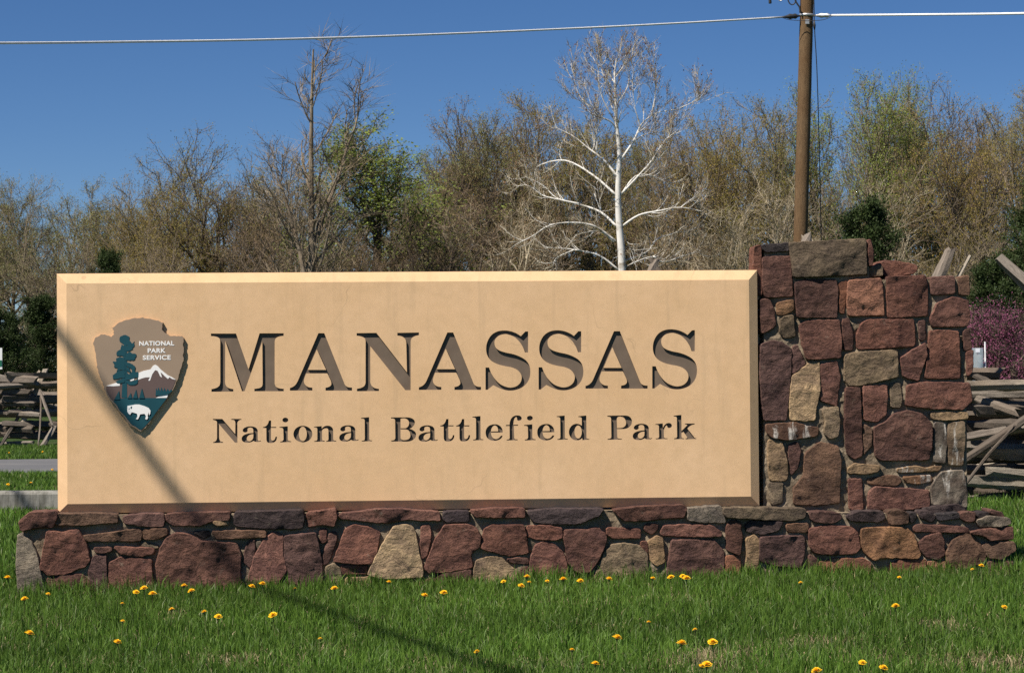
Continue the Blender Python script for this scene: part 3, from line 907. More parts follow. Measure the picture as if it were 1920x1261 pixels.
ZA, ZB, ZC, ZD = (0, 920, 3.698), (480, 920, 3.698), (960, 920, 3.698), (1420, 920, 3.698)
ZE, ZF = (1400, 430, 3.602), (1400, 700, 3.152)
YB, YP = -0.045, 0.052                # mortar faces of base and pillar
bx = on_y(960, 1090, YB)
stone_base = empty('stone_base', (bx.x, 0.15, float(ground_z(bx.x, 0)) - 0.02),
                   'low wall of reddish brown field stones under the sign and pillar', 'stone wall')
rough_box('mortar', [(44, 973), (120, 966), (600, 961), (1000, 957), (1420, 955), (1500, 960), (1700, 962), (1800, 966), (1884, 976), (1892, 1150), (42, 1170)], YB, 0.36, stone_base, M_MORTAR, 0.011)
BASE = [  # zoom, colour, points, proud
 (ZA, 'red', [(130, 212), (200, 150), (388, 143), (400, 172), (362, 252), (250, 252), (140, 278)], .05),
 (ZA, 'brown', [(375, 187), (400, 160), (640, 155), (812, 163), (815, 216), (700, 225), (560, 236), (375, 236)], .042),
 (ZA, 'purple', [(850, 175), (985, 160), (1125, 163), (1142, 200), (1130, 245), (1020, 248), (860, 222)], .036),
 (ZA, 'dred', [(1147, 160), (1380, 150), (1592, 148), (1592, 202), (1450, 214), (1390, 240), (1190, 236), (1150, 200)], .036),
 (ZA, 'tan', [(1478, 212), (1582, 206), (1586, 233), (1500, 238)], .03),
 (ZB, 'dark', [(-150, 150), (100, 140), (318, 132), (338, 180), (322, 254), (240, 262), (80, 262), (-60, 252), (-150, 240)], .044),
 (ZA, 'grey', [(122, 300), (210, 345), (255, 440), (290, 600), (303, 740), (128, 740), (110, 500)], .03),
 (ZA, 'red', [(330, 275), (430, 287), (540, 268), (600, 370), (622, 480), (590, 522), (450, 577), (330, 582), (275, 540), (300, 400)], .034),
 (ZA, 'dred', [(325, 604), (480, 575), (570, 578), (640, 650), (668, 740), (312, 740)], .022),
 (ZA, 'purple', [(610, 560), (650, 450), (735, 440), (747, 740), (668, 740), (620, 600)], .02),
 (ZA, 'brown', [(570, 312), (760, 290), (960, 262), (985, 290), (975, 347), (820, 348), (600, 347)], .04),
 (ZA, 'brown', [(990, 266), (1155, 262), (1162, 296), (1110, 326), (1010, 342), (990, 320)], .035),
 (ZA, 'dred', [(650, 393), (770, 390), (777, 412), (720, 432), (660, 426)], .026),
 (ZA, 'red', [(790, 385), (1070, 397), (1070, 432), (960, 457), (830, 432)], .028),
 (ZA, 'gtan', [(960, 352), (1090, 375), (1096, 396), (1020, 394), (965, 372)], .02),
 (ZA, 'red', [(757, 500), (830, 460), (1050, 476), (1055, 590), (1085, 740), (760, 740), (750, 560)], .022),
 (ZA, 'dred', [(1110, 400), (1150, 330), (1220, 290), (1310, 300), (1400, 350), (1560, 360), (1640, 366), (1672, 440), (1662, 560), (1690, 740), (1105, 740), (1080, 520)], .036),
 (ZA, 'brown', [(1470, 282), (1650, 275), (1840, 276), (1846, 320), (1500, 332)], .034),
 (ZA, 'black', [(1340, 286), (1450, 276), (1462, 310), (1400, 322)], .02),
 (ZA, 'purple', [(1698, 420), (1722, 350), (1765, 335), (1767, 420), (1732, 532), (1692, 500)], .018),
 (ZA, 'grey', [(1775, 350), (1815, 345), (1815, 390), (1785, 420)], .012),
 (ZB, 'pink', [(-62, 720), (-50, 590), (-8, 450), (60, 330), (130, 285), (190, 310), (185, 440), (212, 556), (150, 640), (150, 720)], .034),
 (ZB, 'purple', [(196, 312), (300, 300), (412, 290), (436, 370), (458, 500), (466, 720), (156, 720), (158, 640), (218, 552), (192, 440)], .028),
 (ZB, 'red', [(352, 152), (480, 136), (550, 124), (562, 176), (542, 245), (450, 232), (360, 252)], .042),
 (ZB, 'red', [(575, 162), (850, 126), (990, 126), (1272, 148), (1280, 206), (1150, 206), (1040, 197), (900, 222), (720, 207), (590, 192)], .045),
 (ZB, 'dark', [(1296, 146), (1475, 140), (1480, 212), (1320, 216), (1296, 190)], .036),
 (ZB, 'red', [(1490, 136), (1660, 120), (1862, 120), (1866, 180), (1700, 186), (1520, 179)], .04),
 (ZB, 'red', [(440, 266), (490, 264), (488, 350), (452, 362)], .018),
 (ZB, 'dred', [(510, 290), (556, 284), (562, 330), (502, 500), (466, 516), (470, 430)], .02),
 (ZB, 'red', [(548, 462), (620, 262), (680, 235), (780, 250), (862, 290), (832, 440), (800, 502), (700, 506), (538, 487)], .034),
 (ZB, 'cream', [(960, 242), (1020, 232), (1082, 242), (1106, 290), (1130, 420), (1162, 540), (1156, 596), (1000, 606), (870, 602), (773, 582), (840, 440), (900, 330)], .036),
 (ZB, 'red', [(1150, 240), (1206, 235), (1212, 310), (1186, 452), (1150, 472), (1140, 380)], .026),
 (ZB, 'red', [(1240, 340), (1310, 236), (1460, 229), (1532, 260), (1560, 320), (1552, 380), (1490, 440), (1502, 530), (1340, 560), (1200, 572), (1168, 532), (1200, 450)], .036),
 (ZB, 'red', [(1560, 400), (1580, 270), (1640, 235), (1860, 238), (1880, 330), (1888, 432), (1760, 452), (1722, 442)], .03),
 (ZB, 'red', [(593, 516), (770, 515), (770, 576), (598, 577)], .022),
 (ZB, 'gtan', [(480, 530), (540, 500), (588, 540), (606, 720), (520, 720)], .016),
 (ZB, 'tan', [(622, 602), (780, 597), (1000, 618), (1150, 630), (1140, 720), (622, 720)], .018),
 (ZB, 'dred', [(1155, 620), (1300, 575), (1490, 547), (1502, 720), (1150, 720)], .024),
 (ZB, 'tan', [(1530, 482), (1620, 454), (1700, 460), (1760, 520), (1820, 570), (1852, 720), (1512, 720), (1512, 540)], .028),
 (ZB, 'dred', [(1737, 472), (1849, 459), (1890, 470), (1890, 502), (1762, 497)], .018),
 (ZC, 'dred', [(62, 540), (112, 518), (118, 640), (62, 650)], .014),
 (ZC, 'dark', [(108, 142), (300, 125), (642, 124), (602, 170), (512, 206), (470, 227), (300, 230), (150, 217)], .044),
 (ZC, 'dred', [(700, 132), (850, 112), (1000, 104), (1190, 100), (1216, 130), (1190, 186), (1080, 186), (900, 207), (780, 207), (740, 170)], .042),
 (ZC, 'grey', [(1220, 122), (1450, 104), (1472, 150), (1482, 220), (1320, 217), (1222, 202)], .034),
 (ZD, 'olive', [(-235, 125), (-150, 114), (150, 122), (342, 124), (336, 182), (250, 207), (0, 197), (-226, 178)], .05),
 (ZC, 'red', [(104, 242), (250, 238), (346, 260), (352, 320), (300, 342), (160, 332), (105, 316)], .03),
 (ZC, 'pink', [(128, 470), (170, 370), (240, 345), (310, 380), (370, 450), (388, 540), (410, 700), (128, 700)], .032),
 (ZC, 'red', [(363, 270), (500, 266), (600, 255), (657, 310), (652, 360), (602, 480), (542, 562), (450, 566), (390, 500), (380, 420), (360, 330)], .038),
 (ZC, 'red', [(660, 256), (892, 265), (892, 326), (700, 327), (660, 302)], .034),
 (ZC, 'gtan', [(575, 590), (640, 430), (690, 370), (780, 360), (890, 380), (942, 440), (952, 700), (570, 700)], .026),
 (ZC, 'dred', [(920, 236), (1010, 230), (1012, 260), (972, 302), (920, 272)], .02),
 (ZC, 'red', [(890, 350), (938, 350), (944, 432), (900, 392)], .016),
 (ZC, 'tan', [(942, 352), (1000, 310), (1046, 330), (1052, 400), (1062, 490), (1000, 522), (962, 480), (955, 400)], .026),
 (ZC, 'red', [(1030, 282), (1060, 240), (1200, 234), (1380, 240), (1456, 285), (1452, 312), (1250, 317), (1040, 307)], .034),
 (ZC, 'purple', [(1110, 340), (1400, 340), (1472, 420), (1474, 500), (1440, 700), (1080, 700), (1082, 500)], .028),
 (ZC, 'dred', [(1490, 242), (1530, 200), (1586, 220), (1597, 340), (1582, 442), (1490, 412)], .032),
 (ZC, 'ltred', [(1482, 452), (1580, 444), (1594, 700), (1482, 700)], .02),
 (ZC, 'tan', [(1625, 332), (1680, 300), (1716, 340), (1718, 440), (1694, 570), (1620, 540), (1632, 430)], .028),
 (ZD, 'purple', [(18, 322), (180, 310), (325, 315), (332, 430), (302, 532), (150, 522), (20, 482)], .03),
 (ZD, 'dark', [(-82, 240), (-40, 208), (180, 214), (152, 270), (30, 302), (-70, 282)], .034),
 (ZD, 'brown', [(200, 230), (352, 225), (352, 287), (210, 282)], .028),
 (ZD, 'dred', [(368, 152), (450, 143), (580, 160), (592, 190), (530, 222), (400, 217), (370, 190)], .046),
 (ZD, 'dark', [(620, 172), (700, 145), (870, 140), (892, 190), (850, 214), (650, 207)], .044),
 (ZD, 'brown', [(908, 142), (1000, 130), (1056, 168), (1050, 226), (920, 232)], .044),
 (ZD, 'black', [(1064, 150), (1102, 150), (1102, 192), (1072, 222), (1058, 200)], .03),
 (ZD, 'red', [(360, 262), (480, 240), (650, 250), (700, 290), (717, 400), (682, 432), (560, 442), (400, 432), (365, 382)], .038),
 (ZD, 'orange', [(725, 262), (880, 250), (1040, 255), (1092, 310), (1138, 440), (1120, 470), (960, 462), (860, 462), (810, 482), (760, 440), (725, 382)], .04),
 (ZD, 'dred', [(1120, 360), (1170, 312), (1265, 290), (1292, 340), (1302, 440), (1260, 474), (1180, 462), (1140, 420)], .028),
 (ZD, 'brown', [(1310, 430), (1360, 340), (1440, 290), (1500, 310), (1560, 380), (1592, 440), (1572, 500), (1400, 545), (1320, 512)], .034),
 (ZD, 'dred', [(1085, 252), (1110, 234), (1350, 243), (1462, 255), (1472, 287), (1090, 282)], .034),
 (ZD, 'dark', [(1126, 140), (1200, 138), (1240, 180), (1210, 217), (1130, 182)], .034),
 (ZD, 'black', [(1244, 162), (1400, 150), (1402, 192), (1250, 202)], .03),
 (ZD, 'dred', [(1410, 160), (1440, 145), (1512, 150), (1507, 207), (1450, 212), (1415, 192)], .036),
 (ZD, 'black', [(1530, 152), (1600, 148), (1617, 165), (1532, 187)], .024),
 (ZD, 'grey', [(1524, 202), (1600, 174), (1750, 190), (1767, 226), (1700, 246), (1540, 247)], .042),
 (ZD, 'dred', [(1472, 290), (1530, 270), (1700, 254), (1776, 252), (1782, 332), (1610, 342), (1580, 312)], .04),
 (ZD, 'brown', [(1562, 380), (1600, 360), (1780, 354), (1792, 410), (1700, 472), (1604, 462)], .036),
 (ZD, 'ltred', [(430, 490), (560, 465), (740, 467), (790, 500), (780, 640), (430, 640)], .022),
 (ZD, 'ltred', [(925, 500), (1010, 477), (1172, 477), (1164, 640), (925, 640)], .022),
 (ZD, 'dred', [(357, 442), (420, 472), (422, 640), (362, 640)], .02),
 (ZD, 'ltred', [(1180, 487), (1310, 490), (1320, 640), (1180, 640)], .018),
 (ZD, 'dred', [(1600, 490), (1770, 480), (1786, 640), (1600, 640)], .02),
 (ZD, 'dred', [(1626, 132), (1700, 150), (1716, 182), (1650, 168), (1612, 145)], .03),
]
for z, col_, pts, pr in BASE:
    lay_stone(stone_base, z, pts, col_, YB, pr, depth=0.14)

px0 = on_y(1620, 950, YP)
stone_pillar = empty('stone_pillar', (px0.x, 0.25, px0.z), 'square pillar of red sandstone blocks with stepped top right of the sign', 'stone pillar')
rough_box('mortar', [(1432, 470), (1628, 463), (1630, 522), (1640, 524), (1812, 522), (1813, 975), (1431, 975)], YP, 0.50, stone_pillar, M_MORTAR, 0.012)
PILLAR = [
 (ZE, 'red', [(50, 118), (98, 105), (105, 440), (84, 440), (48, 270)], .02, 0),
 (ZE, 'black', [(105, 108), (285, 93), (286, 145), (130, 152), (108, 130)], .03, 0),
 (ZE, 'dred', [(110, 190), (300, 180), (311, 450), (130, 457), (110, 380)], .03, 0),
 (ZE, 'olive', [(290, 90), (808, 64), (816, 300), (560, 312), (320, 322), (304, 200)], .042, 0),
 (ZE, 'red', [(822, 70), (838, 70), (857, 150), (851, 242), (824, 242)], .02, 0),
 (ZE, 'dred', [(330, 360), (400, 342), (605, 340), (621, 400), (613, 592), (345, 594), (335, 500)], .034, 0),
 (ZE, 'rust', [(628, 362), (678, 347), (674, 440), (660, 572), (632, 562)], .02, 0),
 (ZE, 'ltred', [(690, 345), (910, 330), (921, 400), (932, 577), (690, 582), (680, 470)], .034, 0),
 (ZE, 'red', [(952, 320), (1210, 312), (1226, 420), (1222, 582), (960, 597), (950, 450)], .034, 0),
 (ZE, 'dred', [(1245, 325), (1400, 315), (1406, 432), (1250, 439)], .028, 0),
 (ZE, 'brown', [(1432, 330), (1500, 310), (1506, 442), (1442, 442)], .03, 0),
 (ZE, 'red', [(1240, 602), (1290, 500), (1400, 455), (1500, 480), (1512, 600), (1492, 652), (1260, 657)], .036, 0),
 (ZE, 'dred', [(90, 480), (150, 465), (186, 540), (197, 650), (130, 692), (100, 702), (95, 580)], .026, 0),
 (ZE, 'orange', [(205, 500), (310, 475), (323, 540), (250, 577), (210, 577)], .024, 0),
 (ZE, 'olive', [(230, 612), (260, 585), (315, 580), (332, 722), (250, 732), (225, 692)], .026, 0),
 (ZE, 'red', [(360, 640), (420, 612), (628, 615), (642, 720), (636, 862), (530, 872), (410, 877), (375, 770)], .032, 0),
 (ZE, 'dred', [(652, 612), (690, 602), (716, 700), (720, 812), (660, 812)], .028, 0),
 (ZE, 'red', [(745, 720), (780, 632), (830, 610), (1130, 610), (1142, 700), (1136, 787), (900, 802), (750, 807)], .034, 0),
 (ZE, 'dred', [(1162, 622), (1206, 612), (1206, 742), (1172, 752)], .022, 0),
 (ZE, 'gtan', [(665, 850), (720, 832), (1020, 815), (1027, 990), (950, 1012), (860, 1032), (770, 1052), (690, 1052), (665, 1000)], .034, 0),
 (ZE, 'red', [(1040, 870), (1110, 820), (1210, 767), (1216, 850), (1162, 1022), (1060, 992)], .03, 0),
 (ZE, 'red', [(1240, 682), (1430, 690), (1446, 1002), (1300, 1007), (1210, 1002), (1225, 850)], .034, 0),
 (ZE, 'dred', [(1468, 682), (1506, 672), (1521, 800), (1472, 818)], .022, 0),
 (ZE, 'red', [(1488, 828), (1532, 812), (1527, 960), (1492, 992)], .028, 0),
 (ZE, 'purple', [(95, 780), (180, 750), (250, 770), (306, 812), (301, 960), (282, 1180), (270, 1288), (120, 1288), (90, 1000)], .032, 0),
 (ZE, 'purple', [(314, 790), (340, 782), (402, 910), (308, 977)], .022, 0),
 (ZE, 'cream', [(308, 992), (430, 900), (490, 892), (497, 1080), (471, 1220), (460, 1290), (300, 1290), (292, 1180)], .03, 0),
 (ZE, 'red', [(502, 912), (610, 892), (631, 1000), (611, 1192), (560, 1172), (502, 1152)], .026, 0),
 (ZF, 'dred', [(585, 82), (670, 86), (681, 300), (686, 482), (640, 507), (595, 472), (582, 300)], .03, 0),
 (ZF, 'red', [(690, 77), (830, 66), (834, 150), (826, 240), (770, 287), (695, 272)], .03, 0),
 (ZF, 'gtan', [(850, 62), (905, 56), (920, 130), (911, 202), (855, 197)], .022, 0),
 (ZF, 'red', [(950, 72), (1050, 52), (1320, 56), (1337, 160), (1280, 212), (1100, 207), (945, 187)], .036, 0),
 (ZF, 'dred', [(755, 322), (830, 282), (870, 240), (950, 220), (1030, 235), (1096, 300), (1097, 400), (1081, 507), (920, 512), (800, 512), (765, 492)], .034, 0),
 (ZF, 'tan', [(1090, 230), (1310, 232), (1312, 265), (1170, 277), (1100, 267)], .03, 0),
 (ZF, 'grey', [(1113, 290), (1175, 290), (1186, 400), (1171, 530), (1110, 522), (1105, 400)], .026, 1),
 (ZF, 'gtan', [(1197, 290), (1290, 285), (1292, 400), (1281, 542), (1197, 537), (1191, 400)], .026, 1),
 (ZF, 'brown', [(115, 300), (290, 290), (360, 312), (430, 322), (420, 367), (250, 392), (150, 377), (120, 340)], .03, 1),
 (ZF, 'gtan', [(450, 212), (540, 196), (556, 290), (541, 372), (490, 387), (460, 350), (470, 280)], .03, 0),
 (ZF, 'tan', [(130, 390), (210, 400), (241, 520), (246, 600), (230, 634), (140, 632), (125, 500)], .026, 0),
 (ZF, 'gtan', [(130, 644), (215, 647), (210, 762), (150, 777), (130, 722)], .022, 0),
 (ZF, 'dred', [(255, 422), (300, 405), (321, 450), (301, 560), (265, 602), (250, 500)], .024, 0),
 (ZF, 'brown', [(350, 470), (440, 405), (540, 430), (556, 500), (551, 762), (420, 777), (285, 772), (280, 680), (340, 600)], .034, 0),
 (ZF, 'tan', [(600, 562), (640, 532), (790, 547), (780, 577), (700, 592), (600, 587)], .03, 0),
 (ZF, 'tan', [(890, 562), (1000, 546), (1060, 560), (1160, 542), (1140, 572), (1000, 582), (900, 582)], .028, 1),
 (ZF, 'brown', [(710, 622), (830, 602), (900, 607), (920, 640), (880, 662), (720, 652)], .02, 0),
 (ZF, 'orange', [(924, 612), (1090, 602), (1100, 632), (1020, 652), (944, 642)], .022, 1),
 (ZF, 'red', [(602, 622), (680, 622), (690, 802), (610, 802)], .02, 0),
 (ZF, 'red', [(720, 702), (760, 670), (930, 680), (1078, 690), (1086, 780), (960, 802), (720, 802)], .026, 0),
 (ZF, 'grey', [(1092, 662), (1150, 582), (1280, 570), (1306, 700), (1302, 792), (1250, 772), (1100, 772)], .032, 1),
 (ZF, 'brown', [(692, 302), (740, 322), (740, 422), (692, 480)], .018, 0),
 (ZF, 'dark', [(1040, 800), (1120, 782), (1250, 770), (1300, 800), (1270, 822), (1080, 822)], .06, 0),  # jutting ledge stone; its dark colour stands in for the shadow under a stone
]
for z, col_, pts, pr, st in PILLAR:
    lay_stone(stone_pillar, z, pts, col_, YP, pr, bool(st), depth=0.12)
# top of the pillar: loose-looking cap rocks laid in mortar
lay_stone(stone_pillar, ZE, [(750, 312), (800, 265), (900, 240), (921, 252), (922, 310), (820, 320)], 'gtan', YP + 0.05, 0.05, depth=0.22)
lay_stone(stone_pillar, ZE, [(890, 242), (930, 210), (1040, 220), (1150, 240), (1158, 270), (1120, 300), (1030, 312), (932, 314)], 'red', YP + 0.10, 0.05, depth=0.20)

# stones of the end faces (seen from a step aside)
def end_stones(parent, x, sgn, y0, y1, z0, z1, rows, seed):
    rr = random.Random(seed)
    zs_ = np.linspace(z0, z1, rows + 1)
    for r_ in range(rows):
        ys = [y0] + sorted(rr.uniform(y0 + .09, y1 - .09) for _ in range(2)) + [y1]
        for k in range(3):
            a, b = ys[k] + 0.008, ys[k + 1] - 0.008
            if b - a < 0.04: continue
            c_, d_ = zs_[r_] + 0.008, zs_[r_ + 1] - 0.008
            jit = lambda: rr.uniform(-0.006, 0.006)
            poly = [(a + jit(), c_ + jit()), (b + jit(), c_ + jit()), (b + jit(), d_ + jit()), (a + jit(), d_ + jit())]
            me, org = stone_mesh(poly, 0.0, rr.uniform(.012, .025), seed * 50 + r_ * 7 + k, 0.05)
            o = new_obj('stone', me, M_STONE, parent)
            o.rotation_euler = (0, 0, R(90) * sgn)
            wx_, wy_ = x, (org.x if sgn > 0 else org.x)
            if sgn < 0: wy_ = y0 + y1 - org.x
            o.location = Vector((wx_, wy_, org.z)) - Vector(parent.location)
            c = PAL[rr.choice(['red', 'dred', 'brown', 'purple', 'red', 'gtan'])]
            o.color = (*c, 1)
bl, br = on_y(44, 1060, YB), on_y(1887, 1040, YB)
end_stones(stone_base, bl.x, -1, YB + .10, 0.34, bl.z - 0.12, bl.z + 0.19, 3, 4)
end_stones(stone_base, br.x, 1, YB + .10, 0.34, br.z - 0.12, br.z + 0.15, 3, 6)
pr_ = on_y(1812, 950, YP)
end_stones(stone_pillar, pr_.x, 1, YP + .10, 0.48, pr_.z + 0.02, on_y(1812, 530, YP).z, 8, 9)

# ------------------------------------------------------------------ split-rail fences
def rail_mesh(length, w, h, seed):
    """Split log: irregular wedge section, slight bend, rough ends; lies along +X from 0."""
    rr = random.Random(seed)
    k = rr.choice([6, 7, 8])
    sec = []
    for i in range(k):
        a = 2 * math.pi * (i + rr.uniform(-.25, .25)) / k
        q = rr.uniform(0.68, 1.12)
        sec.append((math.cos(a) * w * 0.5 * q, math.sin(a) * h * 0.5 * q))
    nseg = max(6, int(length / 0.07))
    so = Vector((seed * 3.1, seed * 1.7, 0))
    V, F = [], []
    bend, bend2 = rr.uniform(-.03, .03) * length, rr.uniform(-.02, .02) * length
    for s_ in range(nseg + 1):
        u = s_ / nseg
        tw = rr.uniform(-.02, .02) + 0.25 * math.sin(u * 3 + seed)
        taper = 1.0 - 0.16 * abs(u - 0.5) * 2 * rr.uniform(0.5, 1)
        for i, (y, z) in enumerate(sec):
            c, s2 = math.cos(tw), math.sin(tw)
            y2, z2 = (y * c - z * s2) * taper, (y * s2 + z * c) * taper
            n_ = mnoise.noise(Vector((u * length * 4, i * 3.3, 0)) + so) * 0.30 + mnoise.noise(Vector((u * length * 13, i * 5.1, 2)) + so) * 0.12
            x = u * length + (rr.uniform(-.05, .05) if s_ in (0, nseg) else 0)
            V.append((x, y2 * (1 + n_) + bend * math.sin(u * math.pi), z2 * (1 + n_) + bend2 * math.sin(u * math.pi)))
    for s_ in range(nseg):
        for i in range(k):
            j = (i + 1) % k
            F.append((s_ * k + i, s_ * k + j, (s_ + 1) * k + j, (s_ + 1) * k + i))
    F += [tuple(reversed(range(k))), tuple(nseg * k + i for i in range(k))]
    return poly_mesh('rail', V, F)

def rail(name, parent, a, b, thick, mat, flat=0.75):
    a, b = Vector(a), Vector(b)
    seed = rail.n = getattr(rail, 'n', 100) + 1
    d = b - a
    o = new_obj(name, rail_mesh(d.length, thick, thick * flat, seed), mat, parent, a - Vector(parent.location))
    o.rotation_mode = 'QUATERNION'
    o.rotation_quaternion = d.to_track_quat('X', 'Z')
    return o

RM = [M_RAIL, M_RAILDARK, M_RAILPALE, M_RAIL, M_RAILDARK]
def zigzag(parent, joints, n_rails, thick, seed, top=None, skip=()):
    rr = random.Random(seed)
    for p in range(len(joints) - 1):
        a, b = Vector(joints[p]), Vector(joints[p + 1])
        d = (b - a).normalized()
        for k in range(n_rails):
            z = 0.09 + k * thick * 1.12 + (0.5 * thick * 1.12 if p % 2 else 0)
            g0, g1 = float(ground_z(a.x, a.y)), float(ground_z(b.x, b.y))
            e0, e1 = rr.uniform(.12, .38), rr.uniform(.12, .38)
            pa = a - d * e0 + Vector((rr.uniform(-.03, .03), rr.uniform(-.05, .05), g0 + z + rr.uniform(-.02, .02)))
            pb = b + d * e1 + Vector((rr.uniform(-.03, .03), rr.uniform(-.05, .05), g1 + z + rr.uniform(-.03, .03)))
            rail('rail', parent, pa, pb, thick * rr.uniform(0.85, 1.25), rr.choice(RM), rr.uniform(.6, .95))

# left fence, beyond the drive
DL = 35.0
lf = on_ground(50, 836)
left_fence = empty('rail_fence', (lf.x, lf.y, float(ground_z(lf.x, lf.y))), 'weathered grey zigzag rail fence with crossed stakes beyond the drive, left of the sign', 'fence', 'split rail fences')
zigzag(left_fence, [(-15.2, lf.y + .5, 0), (-12.4, lf.y - .45, 0), (-9.9, lf.y + .5, 0), (lf.x - 0.05, lf.y - .4, 0), (lf.x + 2.6, lf.y + .6, 0), (lf.x + 5.4, lf.y - .4, 0), (lf.x + 8.2, lf.y + .6, 0)], 6, 0.175, 21)
dl = (Vector((lf.x, lf.y, 0)) - CAM).dot(FWD)
for (x0, y0, x1, y1, th, mt, dd) in [(-25, 790, 20, 700, .20, 0, -.5), (-10, 760, 36, 705, .12, 2, .2), (60, 755, 28, 702, .17, 0, .3), (40, 800, 86, 692, .13, 2, -.4),
                               (30, 748, 73, 697, .07, 2, .4), (100, 760, 44, 706, .15, 0, .1), (-40, 700, 30, 752, .19, 0, -.3), (0, 838, 34, 782, .09, 4, -.7),
                               (72, 848, 102, 800, .12, 0, -.8), (72, 832, 76, 742, .04, 0, -.9), (100, 800, 76, 734, .045, 0, -.9), (60, 752, 120, 768, .17, 2, -.1), (-20, 770, 50, 742, .15, 2, 0)]:
    rail('stake', left_fence, at(x0, y0, dl + dd), at(x1, y1, dl + dd + .35), th, RM[mt])

for k, y_ in enumerate((738, 757, 776, 795, 812)):
    rail('rail', left_fence, at(-90, y_ + (k % 2) * 5, dl + .5), at(150, y_ + 5 - (k % 3) * 4, dl + .8), .16, (M_RAIL, M_RAILDARK, M_RAILPALE)[k % 3], .9)
# right fence, behind the pillar
rf = on_ground(1870, 938)
dr = (Vector((rf.x, rf.y, 0)) - CAM).dot(FWD)
right_fence = empty('rail_fence', (rf.x, rf.y, float(ground_z(rf.x, rf.y))), 'weathered split rail fence stacked behind the stone pillar on the right', 'fence', 'split rail fences')
gxr = at(1850, 900, dr)
zigzag(right_fence, [(gxr.x - 4.6, rf.y + 1.0, 0), (gxr.x - 2.0, rf.y + .25, 0), (gxr.x + .15, rf.y + .55, 0), (gxr.x + 2.6, rf.y - .35, 0), (gxr.x + 5.2, rf.y + .6, 0)], 6, 0.15, 33)
for (x0, y0, x1, y1, th, mt, dd, d2) in [
        (1780, 722, 2010, 718, .115, 2, -.5, -.2),        # pale top rail
        (1800, 742, 2000, 738, .10, 0, -.3, 0),
        (1795, 735, 1905, 775, .10, 0, -.15, -.5),
        (1830, 770, 1990, 762, .15, 4, -.4, -.1),
        (1800, 868, 1985, 742, .085, 4, -.75, -.55),       # slanting stake
        (1790, 838, 1990, 850, .16, 0, -.3, 0),
        (1795, 880, 1985, 872, .12, 4, -.2, .1), (1800, 902, 1990, 905, .13, 2, -.35, -.1), (1800, 938, 1990, 925, .10, 0, -.2, 0),
        (1880, 962, 2010, 930, .16, 4, -.9, -1.1),
        (1738, 560, 1783, 464, .125, 0, -.2, .1), (1786, 540, 1816, 484, .035, 2, 0, .2), (1985, 590, 1876, 488, .13, 0, -.3, -.1),
        (1490, 500, 1516, 447, .13, 0, 0, .2), (1540, 500, 1512, 448, .10, 2, .25, .4), (1985, 800, 1820, 700, .10, 4, .3, .5),
        (1800, 800, 1990, 806, .14, 4, .1, .3), (1800, 822, 1995, 786, .09, 0, -.45, -.2), (1806, 855, 1990, 862, .12, 4, .2, .3), (1800, 918, 1990, 946, .11, 4, .1, .2),
        (1812, 905, 1900, 800, .035, 4, -.8, -.7), (1850, 884, 1985, 888, .10, 2, -.5, -.3), (1790, 780, 1870, 860, .09, 4, -.1, .1), (1835, 952, 1990, 958, .08, 0, -.6, -.4)]:
    rail('stake', right_fence, at(x0, y0, dr + dd), at(x1, y1, dr + d2), th, RM[mt], .95)
for k, y_ in enumerate((762, 792, 822, 852, 882, 912)):
    rail('rail', right_fence, at(1745, y_ + (k % 2) * 8, dr + .55), at(2010, y_ + 6 - (k % 3) * 6, dr + .75), .145, (M_RAILDARK, M_RAIL)[k % 2], .9)
# stakes reach the ground: legs for the crossing pairs
for (px_, py_) in ((1738, 560), (1786, 540), (1985, 590), (1490, 500), (1540, 500)):
    a = at(px_, py_, dr - .1)
    rail('stake', right_fence, (a.x + (.35 if px_ < 1600 else -.3), a.y - .1, float(ground_z(a.x, a.y)) - .05), a + Vector((0, 0, .03)), .11, M_RAIL)
# a middle stretch whose rail ends just show over the sign
mp = at(1228, 520, 34)
mid_fence = empty('rail_fence', (mp.x, mp.y, float(ground_z(mp.x, mp.y))), 'grey fence stake tips peeping over the top edge of the sign', 'fence', 'split rail fences')
for (x0, y0, x1, y1, th, mt) in [(1190, 560, 1232, 487, .13, 0), (1275, 560, 1222, 489, .12, 4)]:
    a, b = at(x0, y0, 34), at(x1, y1, 34.3)
    rail('stake', mid_fence, (a + (a - b) * 2.2), b, th, RM[mt])
for k in range(5):
    rail('rail', mid_fence, mp + Vector((-1.8, .2, -mp.z + .15 + .2 * k)), mp + Vector((1.6, .4, -mp.z + .17 + .2 * k)), .15, RM[k % 4])

# small things by the fences
ws = at(-4, 672, 60.0)
m_sg = plain('sign_green', (0.02, 0.14, 0.08), 0.5)
wsign = empty('roadside_sign', (ws.x, ws.y, float(ground_z(ws.x, ws.y))), 'small white and green roadside sign at the far left edge beyond the fence', 'road sign')
def box_mesh(name, sx, sy, sz, bev=0.0):
    v = [(x * sx / 2, y * sy / 2, z * sz / 2) for x in (-1, 1) for y in (-1, 1) for z in (-1, 1)]
    f = [(0, 1, 3, 2), (4, 6, 7, 5), (0, 4, 5, 1), (2, 3, 7, 6), (0, 2, 6, 4), (1, 5, 7, 3)]
    return poly_mesh(name, v, f)
zt = ws.z - wsign.location.z
new_obj('panel', box_mesh('panel', .22, .012, .55), plain('sign_white', (.8, .8, .78), .5, var=.05), wsign, (0, 0, zt))
new_obj('panel_band', box_mesh('panel_band', .20, .006, .16), m_sg, wsign, (0, -.0105, zt - .12))
tube_obj('post', [Vector(wsign.location) + Vector((0, .04, -.1)), Vector(wsign.location) + Vector((0, .04, zt + .2))], .03, M_METAL, wsign, 6)
tp = on_ground(1832, 800)
tt, tb = at(1833, 652, 30.0), at(1833, 652, 30.0)
m_tube = NT('tree_shelter_plastic')
